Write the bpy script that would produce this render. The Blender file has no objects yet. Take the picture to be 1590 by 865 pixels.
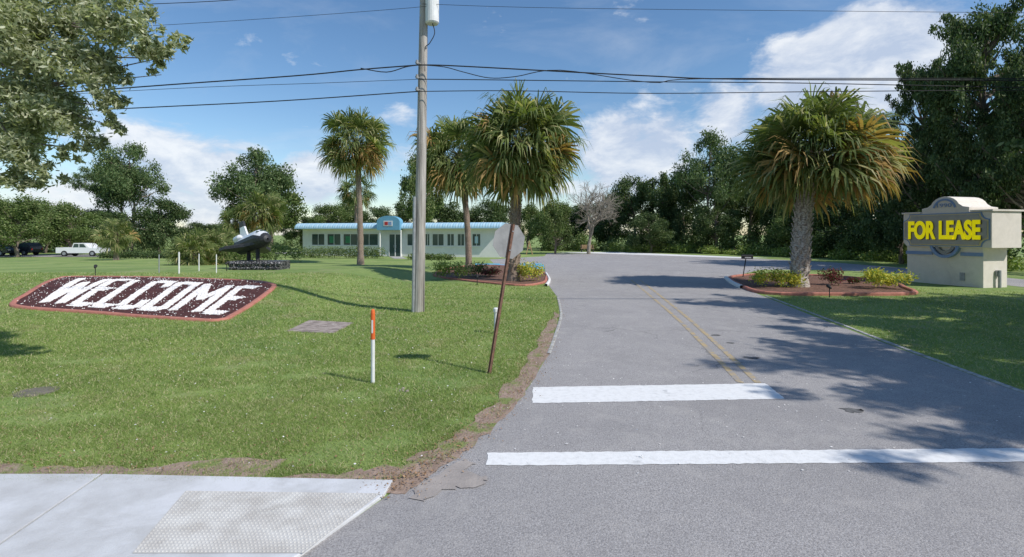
import bpy, bmesh, math, random
import numpy as np
from mathutils import Vector, Matrix
R=math.radians; PI=math.pi
random.seed(7); rng=np.random.default_rng(7)
S=bpy.context.scene; C=S.collection
F=795.; H=2.3; YH=364.; CX=795.
def sm(t):
    t=np.clip(t,0,1); return t*t*(3-2*t)
def hgt(x,y):
    return .5*sm((y-13.5)/6.5)*(1-sm((y-26)/14))*sm((-x-4.5)/4) - .45*sm((y-45)/15)*sm((-x-25)/15)
def P(px,py):
    y=F*H/(py-YH); x=(px-CX)/F*y
    for i in range(60):
        z=float(hgt(x,y)); y2=F*(H-z)/(py-YH); y=.6*y+.4*y2; x=(px-CX)/F*y
    return Vector((x,y,float(hgt(x,y))))
def at(px,py,Y): return Vector(((px-CX)/F*Y,Y,H-(py-YH)/F*Y))
def gz(x,y): return float(hgt(x,y))

# ------------------------------------------------------------------ materials
def _n(nt,t,**k):
    n=nt.nodes.new(t)
    for a,b in k.items(): setattr(n,a,b)
    return n
def col(c): return (c[0],c[1],c[2],1)
def noise_node(nt,vec,scale,detail=4,rough=.6,dist=0):
    n=_n(nt,'ShaderNodeTexNoise'); n.inputs['Scale'].default_value=scale; n.inputs['Detail'].default_value=detail
    n.inputs['Roughness'].default_value=rough; n.inputs['Distortion'].default_value=dist
    nt.links.new(vec,n.inputs['Vector']); return n.outputs['Fac']
def mrange(nt,src,a,b,c=0,d=1):
    m=_n(nt,'ShaderNodeMapRange'); nt.links.new(src,m.inputs[0])
    for i,v in enumerate((a,b,c,d)): m.inputs[i+1].default_value=v
    return m.outputs[0]
def mix(nt,f,a,b,mode='MIX'):
    m=_n(nt,'ShaderNodeMix',data_type='RGBA',blend_type=mode)
    if hasattr(f,'links'): nt.links.new(f,m.inputs[0])
    else: m.inputs[0].default_value=f
    for i,v in ((6,a),(7,b)):
        if hasattr(v,'links'): nt.links.new(v,m.inputs[i])
        else: m.inputs[i].default_value=col(v)
    return m.outputs[2]
def mat(name,c1,c2=None,scale=5,detail=5,lo=.35,hi=.65,rough=.8,bump=0,bscale=None,c3=None,s3=.5,lo3=.5,hi3=.65,metal=0,spec=.3,dist=0,stretch=None,c4=None,s4=.2,lo4=.5,hi4=.7):
    m=bpy.data.materials.new(name); m.use_nodes=True; nt=m.node_tree; b=nt.nodes['Principled BSDF']
    b.inputs['Roughness'].default_value=rough; b.inputs['Metallic'].default_value=metal; b.inputs['Specular IOR Level'].default_value=spec
    tc=_n(nt,'ShaderNodeTexCoord').outputs['Object']
    if stretch:
        mp=_n(nt,'ShaderNodeMapping'); mp.inputs['Scale'].default_value=stretch; nt.links.new(tc,mp.inputs[0]); tc=mp.outputs[0]
    if c2 is None: c2=tuple(x*.85 for x in c1)
    nf=noise_node(nt,tc,scale,detail,.65,dist)
    c=mix(nt,mrange(nt,nf,lo,hi),c1,c2)
    if c4 is not None:
        c=mix(nt,mrange(nt,noise_node(nt,tc,s4,6,.65,.6),lo4,hi4),c,c4)
    if c3 is not None:
        c=mix(nt,mrange(nt,noise_node(nt,tc,s3,6,.65,.4),lo3,hi3),c,c3)
    nt.links.new(c,b.inputs['Base Color'])
    if bump:
        bn=_n(nt,'ShaderNodeBump'); bn.inputs['Strength'].default_value=min(1,bump); bn.inputs['Distance'].default_value=.02
        nt.links.new(noise_node(nt,tc,bscale or scale*2,5),bn.inputs['Height']); nt.links.new(bn.outputs[0],b.inputs['Normal'])
    return m
def leafmat(name,c1,c2,c3=None,trans=.3,s=.6,f3=.12,k=.6,dk=.7,c4=None):
    m=bpy.data.materials.new(name); m.use_nodes=True; nt=m.node_tree; b=nt.nodes['Principled BSDF']; out=nt.nodes['Material Output']
    b.inputs['Roughness'].default_value=.6; b.inputs['Specular IOR Level'].default_value=.25
    g=_n(nt,'ShaderNodeNewGeometry'); ri=g.outputs['Random Per Island']
    c=mix(nt,ri,c1,c2)
    c=mix(nt,mrange(nt,noise_node(nt,g.outputs['Position'],s,3),.4,.62,0,dk),c,tuple(x*k for x in c1))
    if c4 is not None:
        c=mix(nt,mrange(nt,noise_node(nt,g.outputs['Position'],.9,7,.7,.8),.56,.7,0,.7),c,c4)
    if c3 is not None:
        c=mix(nt,mrange(nt,ri,1-f3,1-f3+.01),c,c3)
    nt.links.new(c,b.inputs['Base Color'])
    t=_n(nt,'ShaderNodeBsdfTranslucent'); nt.links.new(mix(nt,1,c,(1.2,1.3,.6),'MULTIPLY'),t.inputs[0])
    ms=_n(nt,'ShaderNodeMixShader'); ms.inputs[0].default_value=trans
    nt.links.new(b.outputs[0],ms.inputs[1]); nt.links.new(t.outputs[0],ms.inputs[2]); nt.links.new(ms.outputs[0],out.inputs[0])
    return m
M={}
M['oak']=leafmat('leaf_dark',(.06,.105,.038),(.13,.185,.065),(.22,.26,.12))
M['oak2']=leafmat('leaf_mid',(.11,.165,.05),(.2,.27,.085),(.3,.33,.15))
M['pine']=leafmat('leaf_pine',(.09,.145,.055),(.16,.235,.09),(.25,.3,.14))
M['near']=leafmat('leaf_near',(.26,.29,.16),(.42,.45,.27),(.65,.66,.5),.42,.9,.25,.75)
M['bright']=leafmat('leaf_bright',(.2,.28,.06),(.32,.4,.11),(.42,.45,.18))
M['croton']=leafmat('leaf_croton',(.55,.52,.07),(.78,.72,.14),(.2,.32,.06),.3,3,.25,.75)
M['redleaf']=leafmat('leaf_red',(.16,.04,.05),(.3,.08,.08),(.1,.14,.05),.3,3,.3)
M['palm']=leafmat('palm_leaf',(.15,.2,.065),(.28,.32,.115),(.46,.43,.22),.38,1.2,.16)
M['palm_old']=leafmat('palm_leaf_old',(.42,.27,.1),(.6,.4,.17),(.34,.34,.12),.35,1.5,.3,.75)
M['palm_dark']=leafmat('palm_leaf_dark',(.11,.16,.05),(.2,.26,.09),(.32,.31,.15),.35,1.2,.12)
M['blade']=leafmat('grass_blade',(.22,.31,.085),(.37,.45,.15),(.6,.53,.33),.35,.8,.16,.8,.6,(.4,.36,.2))
M['litter']=leafmat('dry_leaf',(.26,.15,.08),(.46,.3,.18),None,.1,3)
M['bark']=mat('bark',(.26,.21,.17),(.12,.1,.08),18,6,rough=.95,bump=.8,stretch=(1,1,.25))
M['palmbark']=mat('palm_bark',(.6,.55,.5),(.24,.2,.17),11,7,.4,.6,rough=.95,bump=.9,stretch=(1,1,1.6))
M['palmbark2']=mat('palm_bark_brown',(.36,.28,.22),(.17,.13,.1),14,6,rough=.95,bump=.9,stretch=(1,1,2))
M['thatch']=leafmat('palm_thatch',(.3,.2,.11),(.5,.37,.22),None,.2,3)
M['deadbark']=mat('pale_bark',(.36,.32,.26),(.24,.21,.17),6,rough=.95)
M['grass']=mat('lawn_ground',(.21,.29,.085),(.3,.37,.12),9,8,rough=.95,bump=1,bscale=45,c3=(.36,.32,.19),s3=.9,lo3=.56,hi3=.74,c4=(.17,.25,.07),s4=.25,lo4=.45,hi4=.6)
M['terra']=mat('terracotta_kerb',(.5,.21,.16),(.38,.15,.11),6,rough=.85,bump=.3)
M['mulch']=mat('red_mulch',(.12,.04,.036),(.04,.017,.015),16,8,.4,.6,.95,1,30)
M['mulchb']=mat('brown_mulch',(.25,.14,.1),(.1,.055,.04),14,8,.4,.6,.95,1,30)
M['stone']=mat('white_stone',(.82,.8,.78),(.58,.54,.5),9,6,.45,.75,.85,.5)
M['conc']=mat('concrete',(.58,.59,.6),(.46,.46,.46),3,8,.35,.7,.85,.25,60,c3=(.38,.37,.35),s3=1.2,lo3=.52,hi3=.8,c4=(.64,.65,.67),s4=.7,lo4=.5,hi4=.6)
M['kerbc']=mat('kerb_concrete',(.5,.5,.48),(.25,.24,.22),7,8,.4,.65,.9,.4,40)
M['tact']=mat('ramp_concrete',(.6,.59,.56),(.46,.44,.41),4,8,.35,.65,.9,.3,40,c3=(.36,.34,.31),s3=1.5,lo3=.58,hi3=.75)
M['white']=mat('white_road_paint',(.78,.78,.77),(.64,.64,.63),14,9,.45,.75,.7,.2,50,c3=(.45,.45,.45),s3=2.5,lo3=.6,hi3=.72)
M['yellow']=mat('faded_yellow_paint',(.47,.36,.19),(.4,.32,.21),10,9,.4,.6,.8,c3=(.31,.29,.27),s3=4,lo3=.48,hi3=.57)
M['bluepaint']=mat('blue_paint',(.1,.36,.58),(.14,.44,.64),4,rough=.7)
M['dirt']=mat('dirt',(.4,.3,.24),(.25,.18,.14),7,8,.35,.65,.95,.8,30,c3=(.2,.24,.08),s3=2.2,lo3=.54,hi3=.62)
M['sand']=mat('sand',(.38,.34,.31),(.3,.27,.25),5,8,.35,.65,.95,.4,40)
M['wood']=mat('weathered_wood',(.5,.47,.43),(.25,.225,.2),9,8,.35,.65,.9,.6,stretch=(1,1,.08),c3=(.34,.23,.17),s3=1,lo3=.58,hi3=.75)
M['galv']=mat('galvanised',(.42,.44,.46),(.3,.31,.32),7,rough=.5,metal=.4)
M['greymetal']=mat('sign_back',(.33,.33,.325),(.25,.25,.25),6,rough=.6,c3=(.2,.19,.18),s3=3,lo3=.55,hi3=.75)
M['rust']=mat('rusty_steel',(.24,.13,.09),(.13,.075,.055),14,7,rough=.9,bump=.4)
M['black']=mat('black_rubber',(.02,.02,.022),(.03,.03,.03),5,rough=.6)
M['bwall']=mat('white_render',(.78,.78,.76),(.7,.7,.68),1.5,rough=.85)
M['whitep']=mat('white_plastic',(.8,.8,.8),(.66,.66,.64),5,rough=.5)
M['orange']=mat('orange_plastic',(.8,.17,.04),(.65,.12,.03),5,rough=.5)
M['glass']=mat('dark_glass',(.035,.06,.06),(.06,.1,.09),.8,rough=.15,spec=.5)
M['green_sign']=mat('green_panel',(.05,.26,.12),(.04,.18,.09),3,rough=.5)
M['aw_blue']=mat('blue_awning',(.33,.53,.66),(.37,.57,.69),2,rough=.6)
M['aw_pale']=mat('pale_awning',(.44,.62,.72),(.4,.58,.69),2,rough=.6)
M['aw_dk']=mat('entrance_blue',(.16,.38,.53),(.14,.34,.48),2,rough=.55)
M['cream']=mat('cream_stucco',(.8,.74,.66),(.72,.67,.59),4,8,.35,.7,.9,.4,40,c3=(.56,.51,.46),s3=.9,lo3=.56,hi3=.8)
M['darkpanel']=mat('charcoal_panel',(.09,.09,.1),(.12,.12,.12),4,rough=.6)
M['greypanel']=mat('grey_panel',(.34,.335,.33),(.4,.39,.38),4,rough=.6)
M['gold']=mat('gold_trim',(.68,.58,.34),(.6,.5,.28),5,rough=.6)
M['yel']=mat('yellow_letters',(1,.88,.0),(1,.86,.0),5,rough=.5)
_b=M['yel'].node_tree.nodes['Principled BSDF']; _b.inputs['Emission Color'].default_value=(1,.85,0,1); _b.inputs['Emission Strength'].default_value=.3  # added glow keeps the unlit letters bright on the shaded sign face
M['bluetrim']=mat('blue_trim',(.2,.3,.52),(.24,.34,.54),5,rough=.6)
M['granite']=mat('speckled_granite',(.02,.02,.024),(.3,.3,.3),16,4,.52,.6,.5,bump=.5)
M['carwhite']=mat('white_car_paint',(.78,.79,.8),(.74,.75,.77),3,rough=.25,spec=.5)
M['cardark']=mat('dark_car_paint',(.03,.035,.045),(.04,.045,.05),3,rough=.25,spec=.5)
M['tile']=mat('black_tile',(.02,.022,.026),(.05,.05,.055),14,rough=.5)
M['slab']=mat('stained_concrete',(.4,.34,.3),(.22,.18,.16),5,8,.4,.6,.9,.5)
M['iron']=mat('cast_iron',(.13,.12,.095),(.2,.18,.14),14,rough=.9,bump=.5)
M['timber']=mat('timber',(.45,.3,.18),(.34,.22,.13),8,rough=.8)
M['red']=mat('red_paint',(.5,.04,.04),(.4,.04,.04),3,rough=.5)
M['patch']=mat('fresh_asphalt',(.1,.1,.1),(.18,.18,.18),18,8,rough=.95,bump=.8)
def asphalt():
    m=bpy.data.materials.new('asphalt'); m.use_nodes=True; nt=m.node_tree; b=nt.nodes['Principled BSDF']; b.inputs['Roughness'].default_value=.9; b.inputs['Specular IOR Level'].default_value=.2
    tc=_n(nt,'ShaderNodeTexCoord').outputs['Object']
    c=mix(nt,mrange(nt,noise_node(nt,tc,60,5,.75),.36,.66),(.2,.19,.19),(.5,.48,.47))
    c=mix(nt,mrange(nt,noise_node(nt,tc,.45,8,.65,.6),.4,.64,0,.5),c,(.25,.24,.24))
    c=mix(nt,mrange(nt,noise_node(nt,tc,2.2,9,.72,.6),.5,.72,0,.5),c,(.46,.435,.41))
    c=mix(nt,mrange(nt,noise_node(nt,tc,170,2,.5),.64,.68,0,.8),c,(.64,.63,.62))
    ns=_n(nt,'ShaderNodeTexNoise'); ns.inputs['Scale'].default_value=1.5; nt.links.new(tc,ns.inputs['Vector'])
    ad=_n(nt,'ShaderNodeMix',data_type='VECTOR'); ad.inputs[0].default_value=.35; nt.links.new(tc,ad.inputs[4]); nt.links.new(ns.outputs['Color'],ad.inputs[5])
    v=_n(nt,'ShaderNodeTexVoronoi',feature='DISTANCE_TO_EDGE'); v.inputs['Scale'].default_value=.45; nt.links.new(ad.outputs[1],v.inputs['Vector'])
    cr=mrange(nt,v.outputs['Distance'],0,.006,1,0)
    mk=mrange(nt,noise_node(nt,tc,.35,2),.48,.58)
    mu=_n(nt,'ShaderNodeMath',operation='MULTIPLY'); nt.links.new(cr,mu.inputs[0]); nt.links.new(mk,mu.inputs[1])
    mu2=_n(nt,'ShaderNodeMath',operation='MULTIPLY'); nt.links.new(mu.outputs[0],mu2.inputs[0]); mu2.inputs[1].default_value=.5
    c=mix(nt,mu2.outputs[0],c,(.1,.1,.1))
    nt.links.new(c,b.inputs['Base Color'])
    bn=_n(nt,'ShaderNodeBump'); bn.inputs['Strength'].default_value=.7; bn.inputs['Distance'].default_value=.014
    nt.links.new(noise_node(nt,tc,80,4),bn.inputs['Height']); nt.links.new(bn.outputs[0],b.inputs['Normal'])
    return m
M['asphalt']=asphalt()

# ------------------------------------------------------------------ object helpers
def tag(o,label=None,cat=None,group=None,kind=None):
    if label: o['label']=label
    if cat: o['category']=cat
    if group: o['group']=group
    if kind: o['kind']=kind
    return o
def link(name,me,m,parent=None,loc=None,smooth=False):
    o=bpy.data.objects.new(name,me); C.objects.link(o)
    if m:
        for x in (m if isinstance(m,(list,tuple)) else [m]): me.materials.append(M[x])
    if parent: o.parent=parent
    if loc is not None: o.location=loc
    if smooth: me.polygons.foreach_set('use_smooth',[True]*len(me.polygons))
    return o
def empty(name,loc,rz=0,label=None,cat=None,group=None):
    o=bpy.data.objects.new(name,None); C.objects.link(o); o.location=loc; o.rotation_euler=(0,0,rz); o.empty_display_size=.3
    return tag(o,label,cat,group)
def fast(name,V,n,k):
    me=bpy.data.meshes.new(name); nf=n
    me.vertices.add(len(V)); me.vertices.foreach_set('co',V.astype(np.float32).ravel())
    me.loops.add(nf*k); me.loops.foreach_set('vertex_index',np.arange(nf*k,dtype=np.int32))
    me.polygons.add(nf); me.polygons.foreach_set('loop_start',np.arange(0,nf*k,k,dtype=np.int32)); me.polygons.foreach_set('loop_total',np.full(nf,k,dtype=np.int32))
    me.update(calc_edges=True); return me
class MB:
    def __init__(s): s.v=[]; s.f=[]; s.mi=[]
    def add(s,v,f,mi=0):
        b=len(s.v); s.v+= [tuple(x) for x in v]; s.f+=[tuple(i+b for i in q) for q in f]; s.mi+=[mi]*len(f)
    def box(s,x0,x1,y0,y1,z0,z1,mi=0,mtx=None):
        v=[Vector((x,y,z)) for z in (z0,z1) for y in (y0,y1) for x in (x0,x1)]
        if mtx: v=[mtx@q for q in v]
        s.add(v,[(0,2,3,1),(4,5,7,6),(0,1,5,4),(2,6,7,3),(0,4,6,2),(1,3,7,5)],mi)
    def tube(s,pts,rad,seg=8,cap=True,mi=0,jit=0):
        pts=[Vector(p) for p in pts]
        if not hasattr(rad,'__len__'): rad=[rad]*len(pts)
        v=[];f=[]; prev=None
        for i,p in enumerate(pts):
            d=(pts[min(i+1,len(pts)-1)]-pts[max(i-1,0)]).normalized()
            a=prev-d*prev.dot(d) if prev is not None else d.orthogonal()
            if a.length<1e-5: a=d.orthogonal()
            a.normalize(); prev=a; b=d.cross(a)
            for k in range(seg):
                t=2*PI*k/seg; r=rad[i]*(1+random.uniform(-jit,jit)); v.append(p+a*(r*math.cos(t))+b*(r*math.sin(t)))
        for i in range(len(pts)-1):
            for k in range(seg):
                k2=(k+1)%seg; f.append((i*seg+k,i*seg+k2,(i+1)*seg+k2,(i+1)*seg+k))
        if cap: f.append(tuple(range(seg))[::-1]); f.append(tuple((len(pts)-1)*seg+k for k in range(seg)))
        s.add(v,f,mi)
    def prism(s,poly,a,b,axis='y',mi=0):
        n=len(poly)
        def mk(p,t): return (p[0],t,p[1]) if axis=='y' else ((t,p[0],p[1]) if axis=='x' else (p[0],p[1],t))
        v=[mk(p,a) for p in poly]+[mk(p,b) for p in poly]
        f=[tuple(range(n)),tuple(range(2*n-1,n-1,-1))]+[(i,n+i,n+(i+1)%n,(i+1)%n) for i in range(n)]
        s.add(v,f,mi)
    def build(s,name,m,parent=None,loc=None,smooth=False,bevel=0):
        me=bpy.data.meshes.new(name); me.from_pydata(s.v,[],s.f)
        me.polygons.foreach_set('material_index',s.mi)
        bm=bmesh.new(); bm.from_mesh(me); bmesh.ops.recalc_face_normals(bm,faces=bm.faces)
        if bevel: bmesh.ops.bevel(bm,geom=list(bm.edges),offset=bevel,segments=2,affect='EDGES',profile=.6,clamp_overlap=True)
        bm.to_mesh(me); bm.free()
        return link(name,me,m,parent,loc,smooth)
def dup(root,loc,rz=0,scale=None,label=None,group=None):
    r=root.copy(); C.objects.link(r); r.location=loc; r.rotation_euler=(0,0,rz)
    if scale: r.scale=scale
    if label: r['label']=label
    if group: r['group']=group
    elif 'group' in r: del r['group']
    for ch in list(root.children):
        c=ch.copy(); C.objects.link(c); c.parent=r
        for g in list(ch.children):
            d=g.copy(); C.objects.link(d); d.parent=c
    return r
def sheet(name,pts,off,m,cuts=0,kind='structure',follow=True):
    bm=bmesh.new(); vs=[bm.verts.new((p[0],p[1],0)) for p in pts]; f=bm.faces.new(vs)
    bmesh.ops.triangulate(bm,faces=[f])
    for i in range(cuts): bmesh.ops.subdivide_edges(bm,edges=list(bm.edges),cuts=1,use_grid_fill=True)
    for v in bm.verts: v.co.z=(gz(v.co.x,v.co.y) if follow else 0)+off
    bmesh.ops.recalc_face_normals(bm,faces=bm.faces)
    me=bpy.data.meshes.new(name); bm.to_mesh(me); bm.free()
    if me.polygons and me.polygons[0].normal.z<0: me.flip_normals()
    o=link(name,me,m)
    if kind: o['kind']=kind
    return o
def smoothpath(pts,n=4,closed=True):
    out=[]; N=len(pts)
    for i in range(N if closed else N-1):
        p0=pts[(i-1)%N] if closed or i>0 else pts[i]; p1=pts[i]; p2=pts[(i+1)%N]; p3=pts[(i+2)%N] if closed or i<N-2 else p2
        for k in range(n):
            t=k/n; out.append(.5*((2*p1)+(p2-p0)*t+(2*p0-5*p1+4*p2-p3)*t*t+(3*p1-p0-3*p2+p3)*t**3))
    if not closed: out.append(pts[-1])
    return out
def kerb(path,w,h,closed=True,jit=0):
    mb=MB(); N=len(path); v=[]; f=[]
    for i,p in enumerate(path):
        a=path[(i+1)%N] if closed or i<N-1 else p; b=path[(i-1)%N] if closed or i>0 else p
        d=(a-b); d.z=0; d.normalize(); n=Vector((-d.y,d.x,0)); z=gz(p.x,p.y); hh=h*(1+random.uniform(-jit,jit))
        for s_,zz in ((-1,-.06),(-1,hh*.75),(-.6,hh),(.6,hh),(1,hh*.75),(1,-.06)):
            q=p+n*(w/2*s_); v.append((q.x,q.y,z+zz))
    for i in range(N if closed else N-1):
        j=(i+1)%N
        for k in range(5): f.append((i*6+k,i*6+k+1,j*6+k+1,j*6+k))
    mb.add(v,f); return mb
def inside(poly,X,Y):
    r=np.zeros(len(X),bool); n=len(poly)
    for i in range(n):
        x1,y1=poly[i][0],poly[i][1]; x2,y2=poly[(i+1)%n][0],poly[(i+1)%n][1]
        if y1==y2: continue
        c=((y1>Y)!=(y2>Y))&(X<(x2-x1)*(Y-y1)/(y2-y1)+x1); r^=c
    return r

# ------------------------------------------------------------------ ground
xs=np.unique(np.round(np.concatenate([np.linspace(-900,-80,12),np.linspace(-80,-30,26),np.linspace(-30,12,85),np.linspace(12,60,30),np.linspace(60,900,12)]),3))
ys=np.unique(np.round(np.concatenate([np.linspace(-300,2,8),np.linspace(2,45,87),np.linspace(45,100,28),np.linspace(100,1500,10)]),3))
XX,YY=np.meshgrid(xs,ys); ZZ=hgt(XX,YY)
V=np.stack([XX.ravel(),YY.ravel(),ZZ.ravel()],1); nx=len(xs)
fc=[(j*nx+i,j*nx+i+1,(j+1)*nx+i+1,(j+1)*nx+i) for j in range(len(ys)-1) for i in range(nx-1)]
me=bpy.data.meshes.new('lawn'); me.from_pydata(V.tolist(),[],fc)
tag(link('ground',me,'grass',smooth=True),kind='structure')
def PP(l): return [P(a,b) for a,b in l]
left_edge=PP([(605,768),(655,740),(720,698),(780,650),(822,600),(846,560),(860,525),(870,490),(866,462),(850,441),(847,425),(845,411)])
back_edge=[P(770,412),P(760,403),P(845,398),P(850,393),P(960,394),P(1100,399),P(1200,403),P(1300,408),P(1400,416),P(1590,434),P(1900,458)]
fr=[P(1900,482),P(1590,446),P(1400,425),P(1290,419),P(1180,419),P(1130,431)]
right_edge=PP([(1128,437),(1150,446),(1185,460),(1260,490),(1400,543),(1590,612)])
drive=[Vector((-2.3,2.3,0)),P(465,865)]+left_edge+back_edge+fr+right_edge+[Vector((9.6,5.2,0)),Vector((14,3.8,0)),Vector((60,3.2,0)),Vector((60,2.3,0))]
sheet('driveway',drive,.004,'asphalt',follow=False)
sheet('street',[(-120,-9),(120,-9),(120,2.3),(-120,2.3)],.004,'asphalt',follow=False)
def slab(x0a,x0b,x1a,x1b,y0,y1,name='sidewalk',z=.03,m='conc'):
    mb=MB(); v=[(x0a,y0,z),(x1a,y0,z),(x1b,y1,z),(x0b,y1,z)]; v=v+[(a,b,-.05) for a,b,c in v]
    mb.add(v,[(0,1,2,3),(4,7,6,5),(0,4,5,1),(1,5,6,2),(2,6,7,3),(3,7,4,0)]); o=mb.build(name,m,bevel=.008); o['kind']='structure'
for k in range(14):
    a=-3.6-1.52*k; b=-3.9-1.52*k
    slab(a-1.5,b-1.5,a,b,2.32,4.86)
mb=MB(); pts=[(-3.58,2.32),(-2.3,2.32),(-1.5,3.66),(-1.12,4.48),(-1.1,4.74),(-3.88,4.86)]
mb.prism(pts,-.05,.03,'z'); o=mb.build('sidewalk','conc',bevel=.008); o['kind']='structure'
q=[P(288,768),P(590,772),P(470,866),P(205,866)]
mb=MB(); N=24; Mx=44
def bil(q,u,v): return (q[0]*(1-u)+q[1]*u)*(1-v)+(q[3]*(1-u)+q[2]*u)*v
mb.add([(p.x,p.y,.034) for p in q],[(0,3,2,1)])
for i in range(Mx):
    for j in range(N):
        c=bil(q,(i+.5)/Mx,(j+.5)/N); s=.014
        mb.add([(c.x-s,c.y,.0345),(c.x,c.y-s,.0345),(c.x+s,c.y,.0345),(c.x,c.y+s,.0345),(c.x,c.y,.041)],[(0,1,4),(1,2,4),(2,3,4),(3,0,4)])
tag(mb.build('ramp_panel','tact'),kind='structure')
def noisy(l,a,n=6):
    p=smoothpath(l,n,False); return [q+Vector((random.uniform(-a,a),random.uniform(-a,a),0)) for q in p]
outer=PP([(420,738),(560,732),(640,712),(700,680),(760,630),(800,584),(828,545),(848,512),(862,485)])
inner=PP([(868,490),(858,530),(842,568),(820,606),(777,655),(718,705),(657,746),(606,768),(420,750)])
dirt_poly=noisy(outer,.08)+noisy(inner,.04)
sheet('dirt_verge',dirt_poly,.008,'dirt',1,follow=False)
dirt2=noisy([Vector((x,5.12+random.uniform(-.09,.12),0)) for x in np.linspace(-16,-2.3,24)],.05,3)+[Vector((-2.35,4.8,0)),Vector((-16,4.87,0))]
sheet('dirt_verge',dirt2,.008,'dirt',0,follow=False)
sheet('sand_patch',noisy(PP([(640,772),(668,745),(716,715),(735,722),(722,734),(762,742),(740,757),(700,762),(660,780)]),.05,4),.012,'sand',0,follow=False)
def strip(name,l,m,off=.009): return sheet(name,PP(l),off,m,0,follow=False)
def ragged(name,l,m,off=.009,a=.01):
    p=PP(l); out=[]
    for i in range(len(p)):
        A_,B_=p[i],p[(i+1)%len(p)]; n=max(2,int((B_-A_).length/.07))
        for k in range(n): out.append(A_.lerp(B_,k/n)+Vector((random.uniform(-a,a),random.uniform(-a,a),0)))
    return sheet(name,out,off,m,0,follow=False)
ragged('stop_line',[(828,602),(1188,596),(1220,620),(826,627)],'white')
ragged('road_line',[(757,704),(1600,697),(1640,718),(755,724)],'white')
def pathstrip(name,l,w,m,off=.009,n=4):
    p=smoothpath(PP(l),n,False); L=[];Rr=[]
    for i,a in enumerate(p):
        d=(p[min(i+1,len(p)-1)]-p[max(i-1,0)]).normalized(); nn=Vector((-d.y,d.x,0)); L.append(a+nn*w/2); Rr.append(a-nn*w/2)
    return sheet(name,L+Rr[::-1],off,m,0,follow=False)
pathstrip('yellow_line',[(980,435),(1040,485),(1100,543),(1150,595)],.1,'yellow')
pathstrip('yellow_line',[(994,435),(1057,485),(1122,543),(1177,595)],.1,'yellow')
o=kerb(smoothpath(PP([(1190,460),(1265,488),(1400,540),(1590,610),(1800,688)]),6,False),.09,.02,False).build('kerb','kerbc'); o['kind']='structure'
o=kerb(smoothpath(PP([(866,462),(871,488),(862,522),(852,550)]),6,False),.07,.02,False).build('kerb','kerbc'); o['kind']='structure'
strip('parking_bay_paint',[(770,411),(844,411),(846,418),(776,418)],'bluepaint',.010)
strip('road_line',[(862,391.5),(958,391.5),(1195,401),(1150,401)],'white',.009)
for i,(a,b,r) in enumerate([(1165,556,.13),(1322,638,.12),(1110,521,.1),(1135,533,.08)]):
    c=P(a,b); sheet('asphalt_patch',[(c.x+r*1.3*math.cos(t)*random.uniform(.4,1.2),c.y+r*math.sin(t)*random.uniform(.4,1.2)) for t in np.linspace(0,2*PI,17)[:-1]],.009,'patch',0,follow=False)
pts=[Vector((x,62,0)) for x in range(-130,-18,8)]+[Vector((x,69,0)) for x in range(-26,-138,-8)]
sheet('side_street',pts,.03,'asphalt',2)

# ------------------------------------------------------------------ welcome bed
bedpath=smoothpath(PP([(24,469),(31,478),(150,487),(300,498),(345,498),(365,489),(423,449),(416,441),(380,437),(240,432),(115,431),(90,434),(42,458)]),5)
wel=empty('welcome_bed',P(230,465),0,'large mulch flower bed on the lawn spelling WELCOME in white stones','flower bed')
def child_w(o,par):
    o.parent=par; o.matrix_parent_inverse=Matrix.Translation(-par.location); return o
child_w(sheet('mulch',bedpath,.045,'mulch',3,None),wel)
child_w(kerb(bedpath,.16,.07,jit=.05).build('kerb_border','terra',smooth=True),wel)
TQ=PP([(126,433.5),(408,447),(350,492),(48,474)])
LT={'W':[((.0,1),(.22,0)),((.22,0),(.5,.75)),((.5,.75),(.78,0)),((.78,0),(1,1))],
'E':[((0,0),(0,1)),((0,1),(1,1)),((0,.52),(.8,.52)),((0,0),(1,0))],
'L':[((0,0),(0,1)),((0,0),(1,0))],
'C':[((0,0.05),(0,.95)),((0,1),(1,1)),((0,0),(1,0)),((1,.75),(1,1)),((1,0),(1,.25))],
'O':[((0,0),(0,1)),((1,0),(1,1)),((0,1),(1,1)),((0,0),(1,0))],
'M':[((0,0),(0,1)),((0,1),(.5,.4)),((.5,.4),(1,1)),((1,1),(1,0))]}
def mapq(u,v):
    p=bil(TQ,u,1-v); return Vector((p.x,p.y,gz(p.x,p.y)))
xpos=0; wd={'W':1.5,'M':1.35,'L':.85,'E':.9}; tot=sum(wd.get(c,1) for c in 'WELCOME')
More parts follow.
